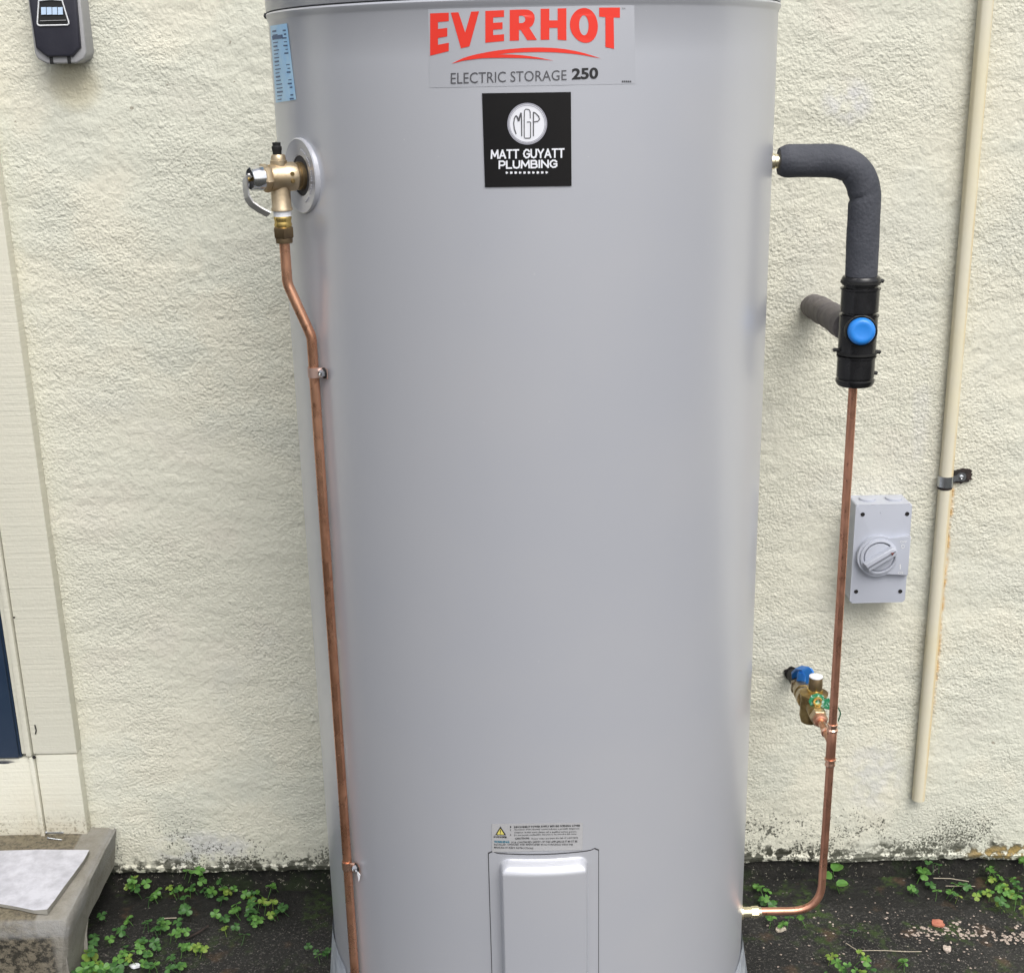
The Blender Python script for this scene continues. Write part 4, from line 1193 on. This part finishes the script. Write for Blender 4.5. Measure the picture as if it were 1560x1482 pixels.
for i in range(4):
    xa = 62.5 + i * 8.5
    obj('number_wheel', poly_on([(xa, 11.5), (xa + 7.2, 11.3), (xa + 7.6, 22.6), (xa + .3, 22.9)], YD - .0022, .002), M['digit'], ks, smooth=False)
b = bmesh.new(); tube(b, [at(61, 32.3, YD - .0018), at(101, 31.2, YD - .0018)], .0008, 6); obj('release_bar', b, M['chrome'], ks)

# ------------------------------------------------------------------ plastic sheet round the heater foot
def wrap():
    b = bmesh.new(); n = 220; g = []
    for j in range(9):
        t = j / 8; row = []
        for i in range(n + 1):
            a = R_(-170 + 340 * i / n)
            top = .235 + .02 * noise.noise(Vector((a * 2, 1, 0)))
            if -1.1 < a < 1.15: top = .145
            if a > .9: top = .205 + .012 * noise.noise(Vector((a * 3, 4, 0)))
            z = top * (1 - t) + .012 * t
            r = TR + .0025 + t * .024 + (.006 * noise.noise(Vector((a * 9, t * 2, 3))) + .003 * noise.noise(Vector((a * 30, t * 3, 1)))) * (.2 + .5 * t)
            row.append(b.verts.new(tank_pt(a, z, max(r, TR + .0015))))
        g.append(row)
    for j in range(8):
        for i in range(n): b.faces.new((g[j][i], g[j][i + 1], g[j + 1][i + 1], g[j + 1][i]))
    return b
tag(obj('plastic_sheet', wrap(), M['plastic']), 'cloudy crumpled plastic sheet flaring out under the foot of the water heater', 'plastic sheet')

# ------------------------------------------------------------------ plants
def leaf_mesh(kind):
    """a clover leaf: three notched leaflets on a thin stalk; kind 3 = one round leaf"""
    b = bmesh.new(); rnd_ = random.Random(kind)
    def leaflet(a0, ln_, wd, tilt):
        o2 = [(0, 0), (.32, .36), (.62, .50), (.88, .42), (1.0, .20), (.90, 0), (1.0, -.20), (.88, -.42), (.62, -.50), (.32, -.36)]
        if kind == 3: o2 = [(0, 0), (.12, .36), (.42, .54), (.75, .46), (.96, .22), (1.0, 0), (.96, -.22), (.75, -.46), (.42, -.54), (.12, -.36)]
        ca, sa = math.cos(a0), math.sin(a0)
        def P3(u, v):
            zz = abs(v) * wd * .30 - u * u * ln_ * tilt
            return Vector((u * ln_ * ca - v * wd * sa, u * ln_ * sa + v * wd * ca, zz))
        mid = [b.verts.new(P3(t, 0)) for t in (.35, .68)]
        vs_ = [b.verts.new(P3(*q)) for q in o2]
        N_ = len(vs_)
        for i in range(N_):
            m_ = mid[0] if i in (0, 1, 8, 9) else mid[1]
            if i == 1 or i == 8:
                b.faces.new((vs_[i], vs_[(i + 1) % N_], mid[1])); b.faces.new((vs_[i], mid[1], mid[0])) if i == 1 else b.faces.new((vs_[(i + 1) % N_], mid[0], mid[1]))
            else: b.faces.new((vs_[i], vs_[(i + 1) % N_], m_))
    if kind == 3: leaflet(0, .024, .020, .1)
    elif kind == 4:
        leaflet(.3, .013, .009, .2); leaflet(2.9, .012, .008, .2)
    else:
        for k in range(3): leaflet(2.1 * k + rnd_.uniform(-.2, .2), rnd_.uniform(.0095, .0115), rnd_.uniform(.0105, .013), rnd_.uniform(.1, .4))
    # stalk
    tube(b, [Vector((0, 0, -.0005)), Vector((.002, .001, -.010)), Vector((.006, .002, -.024))], .0005, 4, cap=False)
    bmesh.ops.scale(b, vec=(1, 1, 1), verts=b.verts)
    me = bpy.data.meshes.new('leaf'); b.to_mesh(me); b.free()
    return me
LEAF = {}
for kd in (0, 1, 2, 3, 4):
    for mi in range(3):
        me = leaf_mesh(kd); me.materials.append(LM[mi]); LEAF[(kd, mi)] = me
def clump(label, px, cat_='plant', zoom=None, kinds=(0, 1, 2), mats=(0, 0, 1, 1, 2), sc=(.72, 1.08), name='clover_plant', extra=0, hgt=.02, group='clover plants on the dark ground'):
    zx, zy, ks_ = zoom
    P_ = [(zx + x / ks_, zy + y / ks_) for x, y in px]
    W = []
    rnd_ = random.Random(len(label) * 7 + len(px))
    for (x, y) in P_:
        h_ = rnd_.uniform(.4, 1.1) * hgt
        p_ = on_z(x, y, h_ + .004)
        if p_.y > WY - .010: p_ = at(x, y, WY - .016)
        W.append(p_)
    cx = sum(p_.x for p_ in W) / len(W); cy = sum(p_.y for p_ in W) / len(W)
    t = thing(name, label, cat_, (cx, cy, ground_h(cx, cy)), group)
    for p_ in list(W):
        for e in range(extra):
            if rnd_.random() < .28: W.append(p_ + Vector((rnd_.uniform(-.014, .014), rnd_.uniform(-.012, .012), -rnd_.uniform(.002, .008))))
    for p_ in W:
        o = bpy.data.objects.new('leaf', LEAF[(rnd_.choice(kinds), rnd_.choice(mats))])
        C.objects.link(o); o.parent = t
        o.location = p_ - Vector(t.location)
        s_ = rnd_.uniform(*sc); o.scale = (s_, s_, s_)
        o.rotation_euler = (rnd_.uniform(.05, .6), rnd_.uniform(-.35, .35), rnd_.uniform(-1.2, 1.2) if kinds == (3,) else rnd_.uniform(0, 6.28))
    return t
ZA = (120, 1280, 3.545); ZB = (1100, 1280, 3.391)
clump('clover patch under the bottom edge of the rendered wall, nearest the doorstep', [(275, 240), (265, 250), (310, 248), (365, 230), (300, 195), (430, 265), (400, 300), (380, 305), (490, 255), (420, 290)], zoom=ZA, extra=1)
clump('pair of bright clover leaves touching the bottom edge of the wall', [(585, 160), (610, 165), (650, 158), (662, 172)], zoom=ZA, mats=(0,), hgt=.03)
clump('clover row along the wall foot, midway between doorstep and heater', [(545, 255), (530, 262), (610, 250), (600, 262), (570, 305), (665, 220), (670, 265), (720, 270), (710, 280), (755, 220), (780, 255), (790, 265), (840, 258), (775, 312)], zoom=ZA, extra=1)
clump('lone clover leaf against the black footing nearest the heater', [(1047, 238), (1040, 246)], zoom=ZA, mats=(0,))
clump('dense clover clump on the asphalt left of the heater', [(930, 285), (960, 280), (900, 290), (935, 330), (975, 335), (995, 325), (1010, 345), (1045, 330), (1100, 355), (1095, 372), (945, 375), (915, 390), (960, 385), (1060, 385), (950, 415), (930, 420), (980, 425), (1035, 400)], zoom=ZA, extra=1)
clump('two round bright clover leaves left of the dense clump', [(850, 342), (835, 378), (845, 372)], zoom=ZA, mats=(0,))
clump('small spreading clover with bare stalks in front of the dense clump', [(790, 420), (785, 472), (848, 465), (895, 505), (740, 395)], zoom=ZA, sc=(.8, 1.05))
clump('single dark clover standing apart in the middle of the left asphalt', [(570, 360), (560, 380), (585, 378)], zoom=ZA, mats=(1,))
clump('clover with a straw lying beside it, in front of the wall-foot patch', [(370, 435), (360, 445), (440, 430), (450, 438), (405, 475), (535, 440)], zoom=ZA, extra=1)
clump('thin scattered clover just beside the doorstep corner', [(265, 425), (210, 480), (230, 486), (85, 520), (170, 530), (75, 560), (40, 430), (125, 405)], zoom=ZA, mats=(1, 1, 0), sc=(.7, 1.1))
clump('clover group near the white paint flake, left of the heater', [(350, 535), (405, 548), (255, 568), (245, 605), (330, 585), (275, 600), (270, 635), (215, 640), (365, 612), (375, 670), (385, 680), (350, 660)], zoom=ZA, extra=1)
clump('tallest leafy clover clump in the bottom left corner by the step', [(60, 620), (70, 600), (80, 670), (50, 690), (100, 680), (130, 690), (195, 685), (140, 700), (30, 690), (90, 700)], zoom=ZA, extra=2, hgt=.035, sc=(1.0, 1.5))
clump('clover with yellowing stems in the middle foreground left of the heater', [(500, 505), (530, 495), (545, 490), (580, 575), (600, 570), (670, 575), (640, 565), (680, 585), (560, 570), (620, 580)], zoom=ZA, mats=(0, 2, 0), extra=1)
clump('small clover sprigs in the foreground directly below the yellowing clover', [(490, 690), (540, 670), (500, 630), (555, 675)], zoom=ZA, sc=(.8, 1.0))
clump('tiny mossy clover tuft beside the plastic sheet left of the heater foot', [(1350, 590), (1330, 610), (1290, 620), (1280, 600), (1240, 570)], zoom=ZA, sc=(.5, 1.0), mats=(1, 1, 0))
clump('clover tucked between the heater base and its brass inlet nut', [(195, 245), (180, 235), (235, 258), (215, 310), (225, 300), (262, 312), (265, 335), (345, 395), (405, 395), (255, 400)], zoom=ZB, mats=(1, 0), sc=(.8, 1.1), extra=1)
clump('two single round leaves beside the copper riser bend', [(575, 158), (592, 232), (512, 170)], zoom=ZB, kinds=(3,), mats=(0,), sc=(.95, 1.15), cat_='plant', hgt=.03, name='round_leaf_weed', group=None)
clump('lone four part clover on the footing right of the copper riser', [(1036, 150), (1044, 172)], zoom=ZB, mats=(0,), sc=(1.1, 1.4))
clump('clover on the asphalt left of the dried straw, right of the heater', [(980, 245), (992, 258), (1080, 228), (1110, 258)], zoom=ZB)
clump('clover growing through the dried straw at the right', [(1205, 225), (1250, 230), (1265, 238), (1205, 275), (1220, 285), (1180, 265), (1315, 288)], zoom=ZB, extra=1)
clump('small clover on the footing above the right hand patch', [(1385, 148), (1392, 156)], zoom=ZB, mats=(0,))
clump('large clover patch at the right edge below the stained wall', [(1385, 262), (1370, 270), (1395, 200), (1440, 190), (1440, 235), (1430, 250), (1440, 310), (1425, 325), (1485, 265), (1470, 275), (1500, 200), (1530, 240), (1515, 215), (1545, 270), (1520, 290), (1555, 345), (1460, 240)], zoom=ZB, extra=1)
clump('moss green seedlings on the footing between two lone clovers', [(1120, 125), (1090, 118), (1065, 112)], zoom=ZB, mats=(1,), sc=(.6, .9))
clump('tiny single sprout in the middle of the right asphalt', [(680, 462)], zoom=ZB, sc=(.6, .7), mats=(1,))
clump('single bright clover in the right foreground', [(935, 615), (940, 628)], zoom=ZB, mats=(0,))
clump('leggy seedling tangle at the bottom edge right of the heater', [(575, 590), (590, 630), (560, 600), (615, 660), (650, 640), (715, 575), (745, 600), (760, 635), (720, 675), (690, 670), (540, 680), (765, 665), (640, 660)], zoom=ZB, kinds=(0, 4, 4), sc=(.6, 1.0), mats=(0, 2, 1), extra=1, hgt=.03)
clump('leaf at the far right edge under the orange stained wall', [(1558, 95), (1566, 105)], zoom=ZB, mats=(0,), sc=(1.1, 1.4))

# ------------------------------------------------------------------ litter on the ground
def chip(b, p, s, rnd_, flatn=.45):
    vs_ = [b.verts.new(p + Vector((s * math.cos(a) * rnd_.uniform(.6, 1.1), s * math.sin(a) * rnd_.uniform(.6, 1.1), rnd_.uniform(-.1, .2) * s))) for a in [i * 2 * math.pi / 5 + rnd_.uniform(-.2, .2) for i in range(5)]]
    tp = b.verts.new(p + Vector((rnd_.uniform(-.2, .2) * s, rnd_.uniform(-.2, .2) * s, s * flatn * rnd_.uniform(.7, 1.3))))
    for i in range(5): b.faces.new((vs_[i], vs_[(i + 1) % 5], tp))
rnd_ = random.Random(11)
b = bmesh.new()
for _ in range(6500):
    x = rnd_.uniform(-1.2, 1.3); y = rnd_.uniform(1.45, 2.12)
    if (x - TC.x) ** 2 + (y - TC.y) ** 2 < .36 ** 2: continue
    if noise.noise(Vector((x * 7, y * 7, 3))) < rnd_.uniform(-.5, .4): continue
    chip(b, Vector((x, y, ground_h(x, y) + .0005)), rnd_.choice((.0009, .0012, .0016, .0022)), rnd_)
o = struct('gravel', b, [mat('grey_grit', (.20, .18, .16), .85, 0, None, (500, (.07, .065, .06), .4, .6))], False, 'stuff')
b = bmesh.new()
for _ in range(170):
    u = rnd_.random(); px = 1382 + u * 190 + rnd_.gauss(0, 6); py = 1424 - 8 * math.sin(u * 3.4) + rnd_.gauss(0, 7)
    p_ = on_z(px, py, .002); p_.z = ground_h(p_.x, p_.y) + .001
    chip(b, p_, rnd_.uniform(.0018, .0048), rnd_, .35)
for _ in range(110):
    px = rnd_.uniform(1160, 1560); py = rnd_.uniform(1365, 1475)
    p_ = on_z(px, py, .002); p_.z = ground_h(p_.x, p_.y) + .001
    chip(b, p_, rnd_.uniform(.0012, .0032), rnd_, .35)
struct('pale_gravel', b, mat('mixed_pale_grit', (.20, .155, .13), .85, 0, None, (700, (.52, .44, .38), .42, .56)), False, 'stuff')
def flake(name, label, c_, px, py, rx, ry, m_, cat_, th=.003):
    p_ = on_z(px, py, .004); g_ = ground_h(p_.x, p_.y); b = bmesh.new(); N_ = 11; k2 = random.Random(px)
    rr = [k2.uniform(.75, 1.15) for _ in range(N_)]
    A = [b.verts.new((p_.x + rx * rr[i] * math.cos(2 * math.pi * i / N_), p_.y + ry * rr[i] * math.sin(2 * math.pi * i / N_), g_ + th + k2.uniform(0, .003))) for i in range(N_)]
    B = [b.verts.new(v.co - Vector((0, 0, th))) for v in A]; cv = b.verts.new((p_.x, p_.y, g_ + th + .003))
    for i in range(N_):
        b.faces.new((A[i], A[(i + 1) % N_], cv)); b.faces.new((A[i], B[i], B[(i + 1) % N_], A[(i + 1) % N_]))
    tag(obj(name, b, m_, smooth=False), label, cat_)
flake('terracotta_chip', 'reddish terracotta chip on the dark asphalt right of the heater', 0, 1429, 1405, .012, .012, M['terra'], 'chip')
flake('stone_chip', 'pale pinkish grey stone chip below the strip of gravel at the right', 0, 1443, 1445, .008, .010, M['stone'], 'stone')
flake('paint_flake', 'long white paint flake lying among clover left of the heater', 0, 206, 1470, .011, .006, M['ptfe'], 'flake')
flake('dead_leaf', 'curled pale dead leaf below the brass inlet nut', 0, 1190, 1415, .010, .007, mat('dead_leaf', (.48, .42, .34), .8), 'leaf')
flake('brown_leaf', 'dark rusty brown leaf at the wall foot left of the heater', 0, 438, 1348, .018, .014, mat('brown_leaf', (.085, .030, .015), .7, 0, (90, .6, .002)), 'leaf')
def straw(label, pts, r=.0008, name='straw', cat_='straw'):
    b = bmesh.new(); q = []
    for x, y in pts:
        p_ = on_z(x, y, .008); p_.z = ground_h(p_.x, p_.y) + .006; q.append(p_)
    tube(b, q, r, 6); tag(obj(name, b, M['twig'] if cat_ == 'straw' else M['tarnish']), label, cat_, 'dry stalks on the ground')
def zB(x, y): return (1100 + x / 3.391, 1280 + y / 3.391)
def zA_(x, y): return (120 + x / 3.545, 1280 + y / 3.545)
straw('upper of two pale straws lying in the right hand clover', [zB(1092, 195), zB(1180, 198), zB(1275, 207)])
straw('lower of two pale straws lying in the right hand clover', [zB(1155, 232), zB(1230, 230), zB(1308, 230)])
straw('short pale straw beside clover left of the heater', [zA_(462, 414), zA_(528, 414)], .0011)
straw('dark twig lying at an angle left of the heater', [zA_(575, 525), zA_(640, 495), zA_(700, 458)], .0022, 'twig', 'twig')
straw('thin curling stalk running out from the seedling tangle', [zB(640, 520), zB(700, 560), zB(840, 565), zB(960, 575), zB(1030, 572)], .0007)
